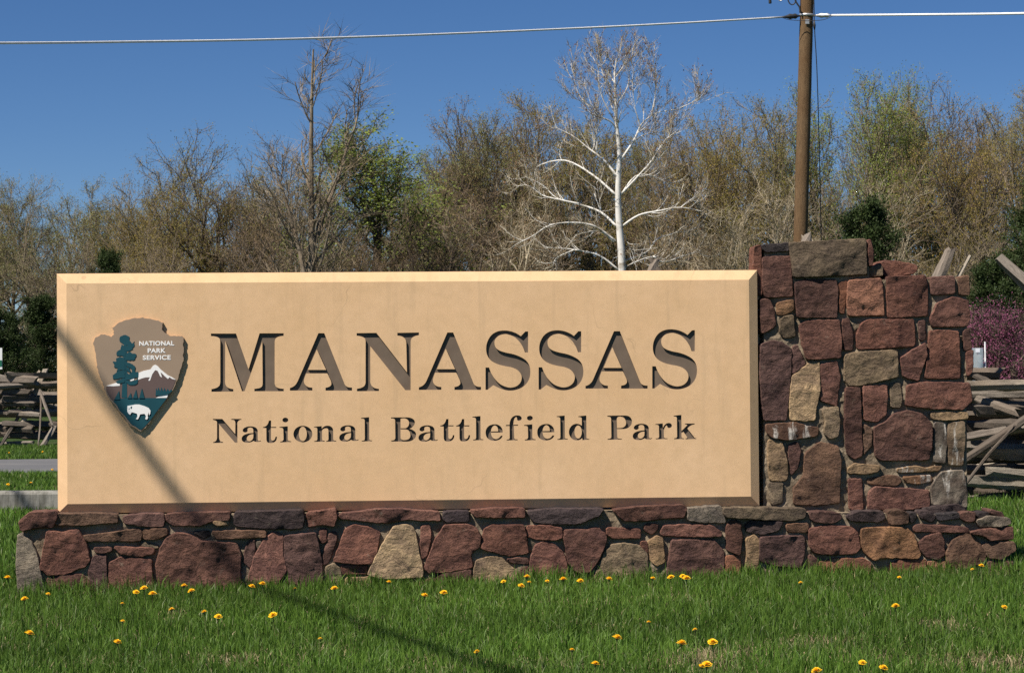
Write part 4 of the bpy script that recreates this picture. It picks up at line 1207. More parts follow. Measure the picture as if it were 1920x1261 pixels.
m_tube.base((0.62, 0.72, 0.74), 0.35, 0.4); m_tube.b.inputs['Transmission Weight'].default_value = 0.35; m_tube.b.inputs['Alpha'].default_value = 0.42
tsh = empty('tree_shelter', (tt.x, tt.y, float(ground_z(tt.x, tt.y))), 'pale translucent tube with white top beside the pillar above the rail fence', 'tree tube')
o0 = Vector(tsh.location)
tv, tf = tube([o0 + Vector((0, 0, -.05)), o0 + Vector((0, 0, tt.z - o0.z))], [.078, .074], 12, cap=False)
new_obj('sleeve', tri_mesh('sleeve', [tuple(p - o0) for p in tv], tf, smooth=True), m_tube.m, tsh)
new_obj('tag', box_mesh('tag', .055, .006, .05), plain('tag_white', (.8, .82, .84), .4, var=.04), tsh, (-.02, -.081, tt.z - o0.z - .03))
tube_obj('stake', [o0 + Vector((.10, 0, -.1)), o0 + Vector((.10, .01, tt.z - o0.z + .08))], .012, M_METAL, tsh, 6)

# ------------------------------------------------------------------ utility pole and wires
DP = 44.0
pb, pt = at(1501, 446, DP), at(1513, 0, DP)
ax_ = (pt - pb) / (pt.z - pb.z)
gp = float(ground_z(pb.x, pb.y))
p_base = pb + ax_ * (gp - 0.3 - pb.z)
p_top = pb + ax_ * (pt.z + 1.6 - pb.z)
utility_pole = empty('utility_pole', (p_base.x, p_base.y, gp), 'tall brown wooden utility pole rising behind the stone pillar', 'utility pole')
npole = 40
tube_obj('pole', [p_base.lerp(p_top, i / npole) for i in range(npole + 1)], [0.142 - 0.018 * i / npole + 0.002 * math.sin(i * 1.9) for i in range(npole + 1)], M_POLE, utility_pole, 16)
def band(zc, r_, h_):
    c = pb + ax_ * (zc - pb.z)
    return tube_obj('strap', [c - ax_ * h_, c + ax_ * h_], r_, M_METAL, utility_pole, 14)
wz = at(1511, 29, DP).z
band(wz, .137, .022)
pcen = lambda z: pb + ax_ * (z - pb.z)
c0 = pcen(wz)
new_obj('number_plate', box_mesh('number_plate', .075, .012, .085), M_METAL, utility_pole, pcen(at(1509, 43, DP).z) + Vector((-.01, -.145, 0)) - Vector(utility_pole.location))
lw = [at(0 - 400, 80, 27.0), at(0, 81, 30.5), at(250, 78.5, 33), at(500, 74.5, 35), at(750, 67, 37.5), at(1000, 57, 40), at(1250, 45, 42), at(1466, 32.5, 43.8)]
rw = [at(1560, 29, 43.8), at(1700, 28, 42), at(1920, 25.5, 39), at(2300, 16, 34)]
left_wire = empty('overhead_wire', tuple(lw[-1]), 'white overhead wire running from the pole across the sky to the left', 'wire')
def smooth_pts(ps, n=6):
    out = []
    for i in range(len(ps) - 1):
        p0, p1, p2, p3 = ps[max(i - 1, 0)], ps[i], ps[i + 1], ps[min(i + 2, len(ps) - 1)]
        for k in range(n):
            u = k / n
            out.append(0.5 * ((2 * p1) + (p2 - p0) * u + (2 * p0 - 5 * p1 + 4 * p2 - p3) * u * u + (3 * p1 - p0 - 3 * p2 + p3) * u ** 3))
    out.append(ps[-1])
    return out
tube_obj('cable', smooth_pts(lw), 0.0185, M_CABLE, left_wire, 6)
right_wire = empty('overhead_wire', tuple(rw[0]), 'short span of thick white wire from the pole to the right edge', 'wire')
tube_obj('cable', smooth_pts(rw), 0.023, M_CABLE, right_wire, 6)
def clamp(a, b, par, rad, mat):
    ps = [a.lerp(b, u) for u in (0, .15, .3, .45, .6, .75, .9, 1)]
    return tube_obj('clamp', ps, [rad * .4, rad * .5, rad * .8, rad * 1.3, rad, rad * 1.25, rad * .5, rad * .35], mat, par, 8)
clamp(at(1466, 32.5, 43.8), at(1500, 30, DP - .05), left_wire, .042, M_BLACK)
clamp(at(1524, 29.5, DP - .05), at(1560, 29, 43.8), right_wire, .036, M_METAL)
def loop_tube(name, pix, d, r_, mat):
    return tube_obj(name, smooth_pts([at(x, y, d) for x, y in pix], 5), r_, mat, utility_pole, 5)
loop_tube('jumper_wire', [(1466, 33), (1478, 37), (1500, 39), (1525, 39), (1545, 37), (1562, 30)], DP - .22, .006, M_BLACK)
loop_tube('service_cable', [(1478, -30), (1476, -8), (1480, 6), (1487, 9), (1492, 2), (1494, -12), (1490, -30)], DP - .1, .012, M_BLACK)
loop_tube('service_cable', [(1488, -20), (1491, 0), (1495, 8), (1499, 14), (1500, 24)], DP - .14, .017, M_BLACK)
loop_tube('drip_loop', [(1456, -14), (1461, 1), (1466, 0), (1470, -10)], DP - .1, .012, M_METAL)
loop_tube('drop_clamp', [(1442, -30), (1443, -8), (1444, 7)], DP - .1, .03, M_BLACK)
guy = [at(1526, -40, DP - .1), at(1527, 48, DP - .1), at(1532, 140, DP), at(1537, 320, DP + .2), at(1546, 745, DP + .6)]
tube_obj('guy_wire', smooth_pts(guy), 0.0095, M_BLACK, utility_pole, 5)
tube_obj('guy_grip', [at(1526.5, 38, DP - .12), at(1527, 48, DP - .12), at(1527.5, 56, DP - .12)], [.012, .028, .012], M_BLACK, utility_pole, 7)

# the cable overhead (outside the picture) whose shadow crosses the sign
wa, wb = on_y(107, 618, 0.0), on_y(342, 941, 0.0)
ka = 8.5
kb = ka + (wa.z - wb.z) / SUN.z
ca, cb = wa + SUN * ka, wb + SUN * kb
cd = (cb - ca).normalized()
span = []
for s_ in np.linspace(-42, 26, 40):
    p = ca + cd * s_
    span.append(p + Vector((0, 0, 0.0006 * s_ * s_)))
oc = empty('overhead_cable', tuple(span[0]), 'thick overhead cable that throws the diagonal shadow over the sign', 'cable')
tube_obj('cable', span, 0.030, M_BLACK, oc, 8)

# ------------------------------------------------------------------ trees
def nrm(a):
    return a / np.maximum(1e-9, np.linalg.norm(a, axis=-1, keepdims=True))

def march(rng, P, D, L, K, wig, up, upv=(0, 0, 1)):
    n = len(P)
    pts = np.empty((n, K + 1, 3)); pts[:, 0] = P
    d = D.copy()
    for k in range(K):
        d = nrm(d + rng.normal(0, wig, (n, 3)) + np.array(upv) * up)
        pts[:, k + 1] = pts[:, k] + d * (L / K)[:, None]
    return pts

def children(rng, pts, rad, n, tmin, tmax, ang, ratio, rr, K, wig, up, fall=0.5, lens=None, rmin=0.008):
    N, K1, _ = pts.shape
    t = tmin + (tmax - tmin) * (np.arange(n)[None] + rng.uniform(0, 1, (N, n))) / n
    f = t * (K1 - 1)
    i = np.minimum(f.astype(int), K1 - 2)
    u = (f - i)[..., None]
    idx = np.arange(N)[:, None]
    pos = pts[idx, i] * (1 - u) + pts[idx, i + 1] * u
    tan = nrm(pts[idx, i + 1] - pts[idx, i])
    r_ = rad[idx, i] * (1 - u[..., 0]) + rad[idx, i + 1] * u[..., 0]
    rv = rng.normal(0, 1, (N, n, 3))
    perp = nrm(rv - tan * (rv * tan).sum(-1, keepdims=True))
    if isinstance(ang[0], tuple):        # (angles low on the parent, angles at its tip)
        lo = ang[0][0] + (ang[1][0] - ang[0][0]) * t; hi = ang[0][1] + (ang[1][1] - ang[0][1]) * t
        a = np.radians(lo + (hi - lo) * rng.uniform(0, 1, (N, n)))[..., None]
    else:
        a = np.radians(rng.uniform(ang[0], ang[1], (N, n)))[..., None]
    d = nrm(tan * np.cos(a) + perp * np.sin(a))
    PL = np.linalg.norm(np.diff(pts, axis=1), axis=-1).sum(1)[:, None]
    L = PL * ratio * (1 - fall * t) * rng.uniform(0.7, 1.25, (N, n)) if lens is None else lens(t) * rng.uniform(0.75, 1.2, (N, n))
    P = pos.reshape(-1, 3); D = d.reshape(-1, 3); L = L.ravel()
    r0 = np.maximum(rmin, (r_ * rr).ravel())
    q = march(rng, P, D, L, K, wig, up)
    rd = r0[:, None] * np.linspace(1, 0.35, K + 1)[None]
    return q, np.maximum(rd, rmin * 0.7)

def tubes(pts, rad, sides):
    N, K1, _ = pts.shape
    tan = nrm(np.gradient(pts, axis=1))
    ref = np.where(np.abs(tan[..., 2:3]) < 0.9, np.array([0., 0, 1]), np.array([1., 0, 0]))
    a = nrm(np.cross(tan, ref)); b = np.cross(a, tan)
    an = np.arange(sides) * 2 * np.pi / sides
    ring = pts[:, :, None] + rad[:, :, None, None] * (a[:, :, None] * np.cos(an)[:, None] + b[:, :, None] * np.sin(an)[:, None])
    V = ring.reshape(-1, 3)
    base = (np.arange(N)[:, None, None] * K1 + np.arange(K1 - 1)[None, :, None]) * sides
    k = np.arange(sides)[None, None]; k2 = (k + 1) % sides
    a0, a1, b0, b1 = base + k, base + k2, base + sides + k, base + sides + k2
    T = np.concatenate([np.stack([a0, a1, b1], -1).reshape(-1, 3), np.stack([a0, b1, b0], -1).reshape(-1, 3)])
    return V, T

def twigs(rng, pts, n, length, width, up, droop=0.0, tmin=0.1):
    N, K1, _ = pts.shape
    t = rng.uniform(tmin, 1, (N, n)) * (K1 - 1)
    i = np.minimum(t.astype(int), K1 - 2); u = (t - i)[..., None]
    idx = np.arange(N)[:, None]
    pos = (pts[idx, i] * (1 - u) + pts[idx, i + 1] * u).reshape(-1, 3)
    tan = nrm(pts[idx, i + 1] - pts[idx, i]).reshape(-1, 3)
    d = nrm(tan + rng.normal(0, 0.55, tan.shape) + np.array([0, 0, up]))
    L = length * rng.uniform(0.5, 1.4, len(pos))
    s = nrm(np.cross(d, rng.normal(0, 1, d.shape))) * (width * rng.uniform(.7, 1.3, len(pos)))[:, None] * 0.5
    tip = pos + d * L[:, None]
    V = np.stack([pos - s, pos + s, tip], 1).reshape(-1, 3)
    T = np.arange(len(V)).reshape(-1, 3)
    return V, T, pos, tip

def leaves(rng, pos, tip, n, size, spread):
    m = len(pos)
    u = rng.uniform(0.3, 1.1, (m, n))[..., None]
    c = (pos[:, None] * (1 - u) + tip[:, None] * u + rng.normal(0, spread, (m, n, 3))).reshape(-1, 3)
    a = nrm(rng.normal(0, 1, c.shape)); b = nrm(np.cross(a, rng.normal(0, 1, c.shape)))
    s = (size * rng.uniform(0.5, 1.4, len(c)))[:, None]
    V = np.stack([c - a * s * .5, c + b * s * .35, c + a * s * .5, c - b * s * .35], 1).reshape(-1, 3)
    i = np.arange(len(c)) * 4
    T = np.concatenate([np.stack([i, i + 1, i + 2], 1), np.stack([i, i + 2, i + 3], 1)])
    return V, T

def join(parts):
    V, T, M = [], [], []
    o = 0
    for v, t, m in parts:
        V.append(v); T.append(t + o); M.append(np.full(len(t), m)); o += len(v)
    return np.concatenate(V), np.concatenate(T), np.concatenate(M)

M_BARK = mat_wood('grey_bark', (0.23, 0.19, 0.14), 'Z', 0.9, 0.5)
M_BARKD = mat_wood('dark_bark', (0.115, 0.092, 0.07), 'Z', 0.9, 0.5)
M_BARKP = mat_wood('pale_bark', (0.40, 0.35, 0.25), 'Z', 0.9, 0.5)
M_TWIG = plain('grey_brown_twig', (0.26, 0.205, 0.13), 0.85, 0.1, 0.35, 0.6)
M_TWIGR = plain('red_brown_twig', (0.27, 0.185, 0.115), 0.85, 0.1, 0.35, 0.6)
M_TWIGD = plain('dark_twig', (0.13, 0.10, 0.075), 0.85, 0.1, 0.35, 0.6)
LEAF = dict(olive=leafy('olive_bud', (0.29, 0.25, 0.055)), gold=leafy('gold_bud', (0.33, 0.25, 0.06)), green=leafy('spring_leaf', (0.23, 0.285, 0.06)),
            pale=leafy('pale_spring_leaf', (0.26, 0.31, 0.06)), brown=leafy('brown_bud', (0.25, 0.185, 0.075)), rust=leafy('rust_bud', (0.24, 0.105, 0.05)),
            grey=leafy('grey_olive_bud', (0.25, 0.245, 0.085)), cedar=leafy('cedar_needle', (0.04, 0.06, 0.018), 0.5, 0.1), pink=leafy('redbud_flower', (0.32, 0.10, 0.18), 0.4, 0.3))

def broadleaf(name, seed, H, W, form):
    """Early-spring tree: trunk and limbs in one mesh, branches, twigs and buds in the other."""
    rng = np.random.default_rng(seed)
    K = 12
    tr = march(rng, np.zeros((1, 3)), np.array([[0, 0, 1.]]), np.array([H * form.get('leader', .9)]), K, form.get('twig', .04), .06)
    R0 = form.get('r', .017) * H
    rd = (R0 * np.linspace(1, .12, K + 1) ** .9)[None]
    stems = [(tr, rd)]
    if form.get('stems', 1) > 1:
        m = form['stems'] - 1
        a = rng.uniform(0, 2 * np.pi, m)
        sd_ = form.get('sdir', .35)
        D = np.stack([np.cos(a) * sd_, np.sin(a) * sd_, np.ones(m)], 1)
        t2 = march(rng, np.stack([np.cos(a) * .2, np.sin(a) * .2, np.zeros(m)], 1), nrm(D), np.full(m, H * .8) * rng.uniform(.75, 1.05, m), K, .05, .05)
        stems.append((t2, np.repeat(rd * .8, m, 0)))
    TP = np.concatenate([s[0] for s in stems]); TR = np.concatenate([s[1] for s in stems])
    cs = form['shape'] if 'shape' in form else (lambda t: H * (form['lens'][0] * (1 - t) + form['lens'][1] * t))
    l1, r1 = children(rng, TP, TR, form['limbs'], form.get('t0', .22), .98, form['ang'], 0, form.get('rr1', .68), 8, form.get('wig', .10), form.get('up', .10), lens=cs, rmin=.02)
    l2, r2 = children(rng, l1, r1, form['br'], .18, 1.0, (25, 58), .56, .68, 5, .12, form.get('up2', .06), .45, rmin=.020 * form.get('rm', 1))
    l3, r3 = children(rng, l2, r2, form['sub'], .1, 1.0, (22, 60), .56, .6, 3, .13, form.get('up3', .05), .4, rmin=.0135 * form.get('rm', 1))
    tv, tt_ = tubes(TP, TR, 9)
    v1, t1 = tubes(l1, r1, 6)
    V, T, _ = join([(tv, tt_, 0), (v1, t1, 0)])
    v2, t2_ = tubes(l2, r2, 4)
    v3, t3 = tubes(l3, r3, 3)
    w4, t4, p4, q4 = twigs(rng, l3, form['tw'], form.get('twl', .55), form.get('tww', .026), form.get('upt', .2))
    w5, t5, p5, q5 = twigs(rng, l2, 4, form.get('twl', .55), form.get('tww', .026), form.get('upt', .25))
    parts = [(v2, t2_, 0), (v3, t3, 0), (w4, t4, 1), (w5, t5, 1)]
    if form.get('leaf', 0):
        n_ = form['leaf']
        if n_ < 1:
            k = rng.uniform(0, 1, len(p4)) < n_
            parts.append((*leaves(rng, p4[k], q4[k], 1, form.get('ls', .14), .12), 2))
        else:
            parts.append((*leaves(rng, p4, q4, int(n_), form.get('ls', .14), .14), 2))
    cv, ct, cm = join(parts)
    top = np.percentile(cv[:, 2], 99.6)
    wid = np.percentile(np.abs(cv[:, 0]), 98)
    return tri_mesh(name + '_trunk', V, T, smooth=True), tri_mesh(name + '_crown', cv, ct, cm), top, wid

dome = lambda lo, hi: (lambda t: hi + (lo - hi) * (1 - t))
FORMS = dict(
    oak=dict(limbs=15, br=9, sub=7, tw=6, leaf=4, ls=.062, twl=.38, tww=.014, r=.020, leader=.72, t0=.36, ang=((48, 72), (8, 42)), lens=(.28, .30), up=.04, wig=.13),
    spread=dict(limbs=15, br=10, sub=7, tw=6, leaf=4, ls=.064, twl=.38, tww=.014, r=.023, leader=.58, t0=.34, ang=((52, 74), (8, 52)), lens=(.36, .42), up=.06, wig=.12),
    upright=dict(limbs=13, br=9, sub=6, tw=6, leaf=4, ls=.07, twl=.38, tww=.014, up=.06, up2=.07, up3=.07, upt=.3, r=.017, leader=.72, t0=.42, ang=((34, 52), (4, 28)), lens=(.27, .31), wig=.10),
    poplar=dict(limbs=16, br=9, sub=6, tw=7, leaf=4, ls=.085, twl=.40, tww=.014, up=.06, up2=.08, upt=.35, r=.015, leader=.78, t0=.26, ang=((42, 62), (6, 32)), lens=(.30, .24), wig=.10),
    brush=dict(limbs=10, br=7, sub=6, tw=4, leaf=2, ls=.06, twl=.45, tww=.015, r=.015, leader=.72, stems=3, t0=.2, ang=((38, 66), (8, 46)), lens=(.30, .32), up=.03, wig=.12),
    tall=dict(limbs=14, br=5, sub=4, tw=3, leaf=0, rm=.5, twl=.6, tww=.012, twig=.012, up=.10, up2=.10, up3=.08, upt=.3, r=.0095, rr1=.45, leader=.93, stems=3, sdir=.10, t0=.24, wig=.05, ang=((28, 42), (12, 28)), lens=(.22, .09)))
PROTO = {}
def proto(kind, seed, H=14.0, W=4.6):
    key = (kind, seed)
    if key not in PROTO:
        PROTO[key] = broadleaf(kind, seed, H, W, FORMS[kind])
    return PROTO[key]

def put_tree(name, label, px, top, hw, D, kind, seed, bark, twig, leaf, group=None, lean=0.0, cat='tree'):
    tm, cm, ph, pw = proto(kind, seed)
    g = at(px, 740, D)
    gz = float(ground_z(g.x, g.y))
    Ht = at(px, top, D).z - gz
    Wt = hw * D / FPX
    rr = random.Random(hash((px, top, seed)) & 0xffff)
    e = empty(name, (g.x, g.y, gz - .05), label, cat, group)
    sx = Wt / pw * (1.0 if kind in ('cedar', 'redbud', 'tall') else 1.3)
    if kind in ('oak', 'spread', 'upright', 'poplar', 'brush'):
        sx = max(sx, .82 * Ht / ph)
    e.scale = (sx, sx, Ht / ph)
    e.rotation_euler = (0, lean, rr.uniform(0, 6.28))
    for nm, me, mats in (('trunk', tm, [bark]), ('crown', cm, [bark, twig, leaf])):
        if not me.materials:
            for m in mats: me.materials.append(m)
        o = bpy.data.objects.new(nm, me)
        COL.objects.link(o); o.parent = e
        for i, m in enumerate(mats):
            o.material_slots[i].link = 'OBJECT'
            o.material_slots[i].material = m
    return e

GW = 'trees along the front of the wood'
TREES = [
 (-40, 318, 95, 130, 'oak', 1, M_BARK, M_TWIG, 'grey', 'olive budding tree cut by the left edge of the picture'),
 (60, 326, 62, 126, 'oak', 2, M_BARK, M_TWIG, 'grey', 'grey-olive budding tree with open forked crown near the left edge'),
 (150, 340, 62, 136, 'upright', 3, M_BARK, M_TWIG, 'grey', 'thin grey-green tree in the low gap left of the golden crowns'),
 (235, 330, 78, 131, 'spread', 4, M_BARK, M_TWIG, 'gold', 'golden budding tree just left of the broad brown-olive crown'),
 (318, 300, 82, 124, 'oak', 2, M_BARKD, M_TWIG, 'gold', 'golden olive tree stepping up to the broad brown-olive crown'),
 (405, 252, 118, 118, 'spread', 5, M_BARKD, M_TWIGR, 'olive', 'broad round brown-olive tree above the arrowhead half of the sign'),
 (508, 262, 70, 116, 'brush', 6, M_BARK, M_TWIG, 'brown', 'bare many-stemmed grey tree left of the tallest bare tree'),
 (590, 66, 112, 106, 'tall', 8, M_BARK, M_TWIG, 'brown', 'tallest thin bare dark tree poking high above the wood, crossed by the wire'),
 (692, 232, 112, 126, 'poplar', 9, M_BARKD, M_TWIG, 'green', 'bright green leafing tree right of the tallest bare tree'),
 (740, 285, 60, 138, 'upright', 3, M_BARK, M_TWIG, 'green', 'green-tipped tree half behind the bright green leafing tree'),
 (805, 272, 62, 142, 'upright', 10, M_BARK, M_TWIG, 'grey', 'grey-green tree in the dip right of the bright green tree'),
 (880, 215, 70, 132, 'oak', 1, M_BARKD, M_TWIG, 'grey', 'airy dark-limbed tree left of the white sycamore, at the skyline'),
 (965, 188, 82, 134, 'spread', 4, M_BARKD, M_TWIGR, 'brown', 'dense brown tree at the skyline just left of the white sycamore'),
 (1045, 178, 78, 138, 'oak', 2, M_BARK, M_TWIGR, 'olive', 'brown-olive tree behind the left branches of the white sycamore'),
 (835, 335, 112, 112, 'brush', 11, M_BARKD, M_TWIGR, 'brown', 'low reddish brown thicket tree left of the pale-stemmed one'),
 (945, 330, 104, 111, 'brush', 6, M_BARKP, M_TWIGR, 'brown', 'low thicket tree with pale yellowish stems left of the white sycamore'),
 (745, 375, 90, 111, 'brush', 12, M_BARKD, M_TWIGR, 'brown', 'low reddish thicket below the bright green tree'),
 (1130, 232, 84, 140, 'oak', 1, M_BARK, M_TWIG, 'olive', 'olive tree directly behind the trunk of the white sycamore'),
 (1238, 226, 88, 139, 'spread', 5, M_BARK, M_TWIGR, 'brown', 'brown tree behind the right branches of the white sycamore'),
 (1328, 208, 86, 130, 'spread', 4, M_BARK, M_TWIGR, 'gold', 'golden brown tree next right of the white sycamore'),
 (1405, 198, 70, 132, 'upright', 13, M_BARK, M_TWIG, 'olive', 'upright olive tree midway between sycamore and utility pole'),
 (1475, 186, 62, 128, 'oak', 2, M_BARK, M_TWIG, 'olive', 'olive tree just left of the utility pole'),
 (1555, 165, 58, 130, 'upright', 3, M_BARK, M_TWIG, 'pale', 'pale green upright tree just right of the utility pole'),
 (1618, 142, 62, 128, 'upright', 10, M_BARK, M_TWIG, 'pale', 'tall pale green tree second right of the utility pole'),
 (1690, 146, 58, 132, 'upright', 13, M_BARK, M_TWIG, 'green', 'green upright tree above the dark cedar by the pole'),
 (1752, 130, 62, 132, 'upright', 14, M_BARK, M_TWIG, 'green', 'highest green upright tree of the right-hand skyline'),
 (1822, 158, 100, 116, 'spread', 5, M_BARKD, M_TWIGR, 'gold', 'wide golden olive tree with fanned dark limbs on the right'),
 (1905, 168, 78, 128, 'oak', 1, M_BARK, M_TWIG, 'olive', 'olive budding tree cut by the right edge of the picture'),
 (1990, 170, 80, 126, 'oak', 2, M_BARK, M_TWIG, 'olive', 'olive tree beyond the right edge beside the cedar'),
 (1385, 330, 105, 112, 'brush', 11, M_BARKP, M_TWIG, 'brown', 'pale-stemmed thicket tree between the sycamore and the pole'),
 (1470, 345, 84, 113, 'brush', 12, M_BARKP, M_TWIG, 'grey', 'grey thicket behind the foot of the utility pole'),
 (1580, 330, 94, 114, 'brush', 6, M_BARK, M_TWIG, 'grey', 'grey twiggy thicket over the dark cedar right of the pole'),
 (1700, 322, 100, 113, 'brush', 11, M_BARKP, M_TWIG, 'brown', 'thicket with a pale crooked stem right of the dark cedar'),
 (1800, 385, 90, 110, 'brush', 12, M_BARK, M_TWIG, 'olive', 'low olive brown thicket above the stepped pillar top'),
 (300, 395, 110, 112, 'brush', 12, M_BARK, M_TWIG, 'gold', 'low golden brown thicket over the upper left of the sign'),
 (180, 430, 90, 114, 'brush', 11, M_BARK, M_TWIG, 'grey', 'low grey thicket over the top left corner of the sign'),
 (60, 445, 92, 113, 'brush', 6, M_BARKD, M_TWIG, 'grey', 'bare thicket left of the sign above the grey rail fence'),
 (450, 390, 100, 112, 'brush', 11, M_BARKD, M_TWIGR, 'brown', 'brown thicket below the broad round brown-olive crown'),
 (650, 420, 80, 112, 'brush', 6, M_BARKD, M_TWIG, 'brown', 'bare thicket at the foot of the tallest bare tree'),
 (1270, 395, 95, 114, 'brush', 12, M_BARK, M_TWIGR, 'brown', 'reddish thicket behind the lower right branches of the sycamore'),
 (1060, 390, 95, 115, 'brush', 11, M_BARK, M_TWIGR, 'brown', 'reddish thicket behind the lower left branches of the sycamore'),
]
for (px_, top_, hw_, D_, kd, sd, bk, tw, lf_, lab) in TREES:
    put_tree('bare_tree' if lf_ not in ('green', 'pale') else 'leafing_tree', lab, px_, top_, hw_, D_, kd, sd, bk, tw, LEAF[lf_], GW)
# farther ranks: trees nobody could tell apart
rk = random.Random(12)
sky_line = [(-150, 340), (0, 345), (120, 372), (230, 352), (330, 320), (450, 292), (560, 300), (650, 285), (760, 310), (880, 250), (1000, 215), (1150, 215), (1300, 240), (1450, 222), (1560, 205), (1700, 175), (1800, 185), (2080, 200)]
def skyl(x):
    return float(np.interp(x, [p[0] for p in sky_line], [p[1] for p in sky_line]))
for i, x in enumerate(range(-130, 2080, 78)):
    px_ = x + rk.uniform(-20, 20)
    kd, sd = rk.choice([('oak', 1), ('oak', 2), ('spread', 4), ('upright', 3), ('upright', 13), ('brush', 6), ('brush', 12)])
    put_tree('bare_tree', 'bare tree standing deep in the wood behind the front row', px_, skyl(px_) + rk.uniform(8, 45), rk.uniform(62, 92), rk.uniform(148, 172), kd, sd,
             rk.choice([M_BARK, M_BARKD]), rk.choice([M_TWIG, M_TWIGR, M_TWIGD]), LEAF[rk.choice(['grey', 'brown', 'olive', 'grey'])], 'trees deep in the wood')

# white sycamore, limbs laid as in the photograph
def sycamore():
    rng = np.random.default_rng(41)
    z0 = (640, 0, 2.425)
    D = 104.0
    px = lambda x, y: (z0[0] + x / z0[2], z0[1] + y / z0[2])
    trunk = [(1282, 1760), (1277, 1230), (1262, 1000), (1258, 850), (1264, 700), (1250, 550), (1245, 400), (1243, 340), (1250, 265)]
    tr_r = [.26, .175, .15, .125, .10, .078, .055, .035, .015]
    limbs = [([(1247, 885), (1150, 790), (1030, 715), (910, 735), (900, 790)], .085), ([(1252, 800), (1200, 730), (1130, 670), (1060, 610), (980, 565)], .08),
        ([(1255, 610), (1230, 560), (1160, 530), (1130, 490), (1080, 465)], .065), ([(1252, 1030), (1180, 960), (1080, 920), (990, 890), (930, 830), (850, 785)], .09),
        ([(1080, 925), (980, 900), (920, 880), (870, 840), (825, 825)], .05), ([(1245, 1095), (1150, 1030), (1040, 1015), (940, 1030), (860, 1080), (780, 1120)], .08),
        ([(1258, 1225), (1170, 1160), (1060, 1135), (990, 1128), (920, 1125)], .075), ([(1060, 1135), (1000, 1160), (970, 1185), (960, 1240)], .045),
        ([(1238, 1100), (1190, 1060), (1150, 1050), (1060, 1070)], .045), ([(1272, 725), (1330, 640), (1370, 560), (1440, 510), (1540, 490)], .085),
        ([(1272, 885), (1340, 800), (1420, 795), (1500, 830)], .07), ([(1330, 640), (1380, 610), (1420, 600), (1510, 580)], .045),
        ([(1275, 880), (1350, 800), (1410, 730), (1460, 650), (1520, 600)], .075), ([(1275, 1030), (1350, 980), (1440, 960), (1540, 945), (1640, 965)], .085),
        ([(1290, 1215), (1340, 1190), (1420, 1165), (1500, 1190)], .06), ([(1288, 1185), (1400, 1140), (1450, 1080), (1550, 1045), (1620, 1040)], .07),
        ([(1420, 1165), (1470, 1190), (1560, 1160), (1660, 1130)], .055), ([(1360, 580), (1345, 530), (1330, 480), (1320, 380), (1330, 290)], .045),
        ([(1410, 525), (1425, 450), (1430, 400), (1432, 250)], .045), ([(1160, 690), (1163, 640), (1160, 600), (1150, 540)], .04),
        ([(1250, 560), (1200, 480), (1170, 400), (1165, 300)], .05), ([(1247, 480), (1300, 400), (1310, 320), (1300, 240)], .045), ([(1245, 420), (1190, 330), (1180, 240)], .04),
        ([(1540, 490), (1590, 470), (1620, 440)], .03), ([(1130, 490), (1080, 420), (1060, 330)], .035), ([(1150, 880), (1180, 960), (1160, 830)], .02),
        ([(1285, 1060), (1310, 1120), (1330, 1150)], .02), ([(1540, 945), (1600, 900), (1640, 900)], .03)]
    tz = [at(*px(x, y), D) for x, y in trunk]
    org = Vector((tz[0].x, tz[0].y, float(ground_z(tz[0].x, tz[0].y)) - .1))
    tz[0].z = org.z
    e = empty('sycamore_tree', tuple(org), 'white-barked bare sycamore with arching limbs behind the sign', 'tree')
    parts = []
    v, f = tube(smooth_pts(tz, 3), [max(.02, float(np.interp(i / 3, range(len(tr_r)), tr_r))) for i in range((len(tz) - 1) * 3 + 1)], 10)
    V0 = np.array([tuple(p - org) for p in v]); T0 = np.array(f)
    parts.append((V0, T0, 0))
    polys, prad = [], []
    for li, (pts, r0) in enumerate(limbs):
        r0 *= .74
        off = rng.uniform(-1, 1)
        P = []
        for i, (x, y) in enumerate(pts):
            p = at(*px(x, y), D)
            q = p + Vector((0, off * abs(x - pts[0][0]) / z0[2] * D / FPX * .8 * (1 if li not in (4, 7) else 1), 0))
            P.append(q)
        sp = smooth_pts(P, 4)
        rs_ = [r0 * (1 - .85 * i / (len(sp) - 1)) for i in range(len(sp))]
        v, f = tube(sp, rs_, 6)
        parts.append((np.array([tuple(p - org) for p in v]), np.array(f), 0))
        k = np.linspace(0, len(sp) - 1, 9)
        A = np.array([tuple(p - org) for p in sp])
        polys.append(np.stack([np.interp(k, np.arange(len(sp)), A[:, c]) for c in range(3)], 1)); prad.append(np.interp(k, np.arange(len(sp)), rs_))
    V, T, _ = join(parts)
    t = NT('sycamore_bark')
    vv = t.coords('Object')
    n = t.noise(vv, 2.2, 6, .7)
    zz = t.add('ShaderNodeSeparateXYZ'); t.link(t.coords('Object'), zz.inputs[0])
    c = t.ramp(n, [(.36, (.30, .26, .20)), (.47, (.66, .63, .57)), (.8, (.80, .78, .73))])
    t.base(c, .8, .2)
    new_obj('trunk', tri_mesh('sycamore_trunk', V, T, smooth=True), t.m, e)
    tp_ = np.array([tuple(p - org) for p in tz[3:]])[None]
    kk = np.linspace(0, len(tz[3:]) - 1, 9)
    tp_ = np.stack([np.interp(kk, np.arange(len(tz[3:])), tp_[0][:, c]) for c in range(3)], 1)
    L1 = np.stack(polys + [tp_, tp_]); R1 = np.stack(prad + [np.linspace(.1, .03, 9)] * 2)
    l2, r2 = children(rng, L1, R1, 9, .3, 1.0, (28, 62), 0, .46, 5, .12, .17, lens=lambda t: 1.15 + 0 * t, rmin=.010)
    l3, r3 = children(rng, l2, r2, 5, .1, 1.0, (20, 50), .55, .6, 3, .12, .16, .3, rmin=.008)
    w, t4, p4, q4 = twigs(rng, l3, 4, .4, .014, .4)
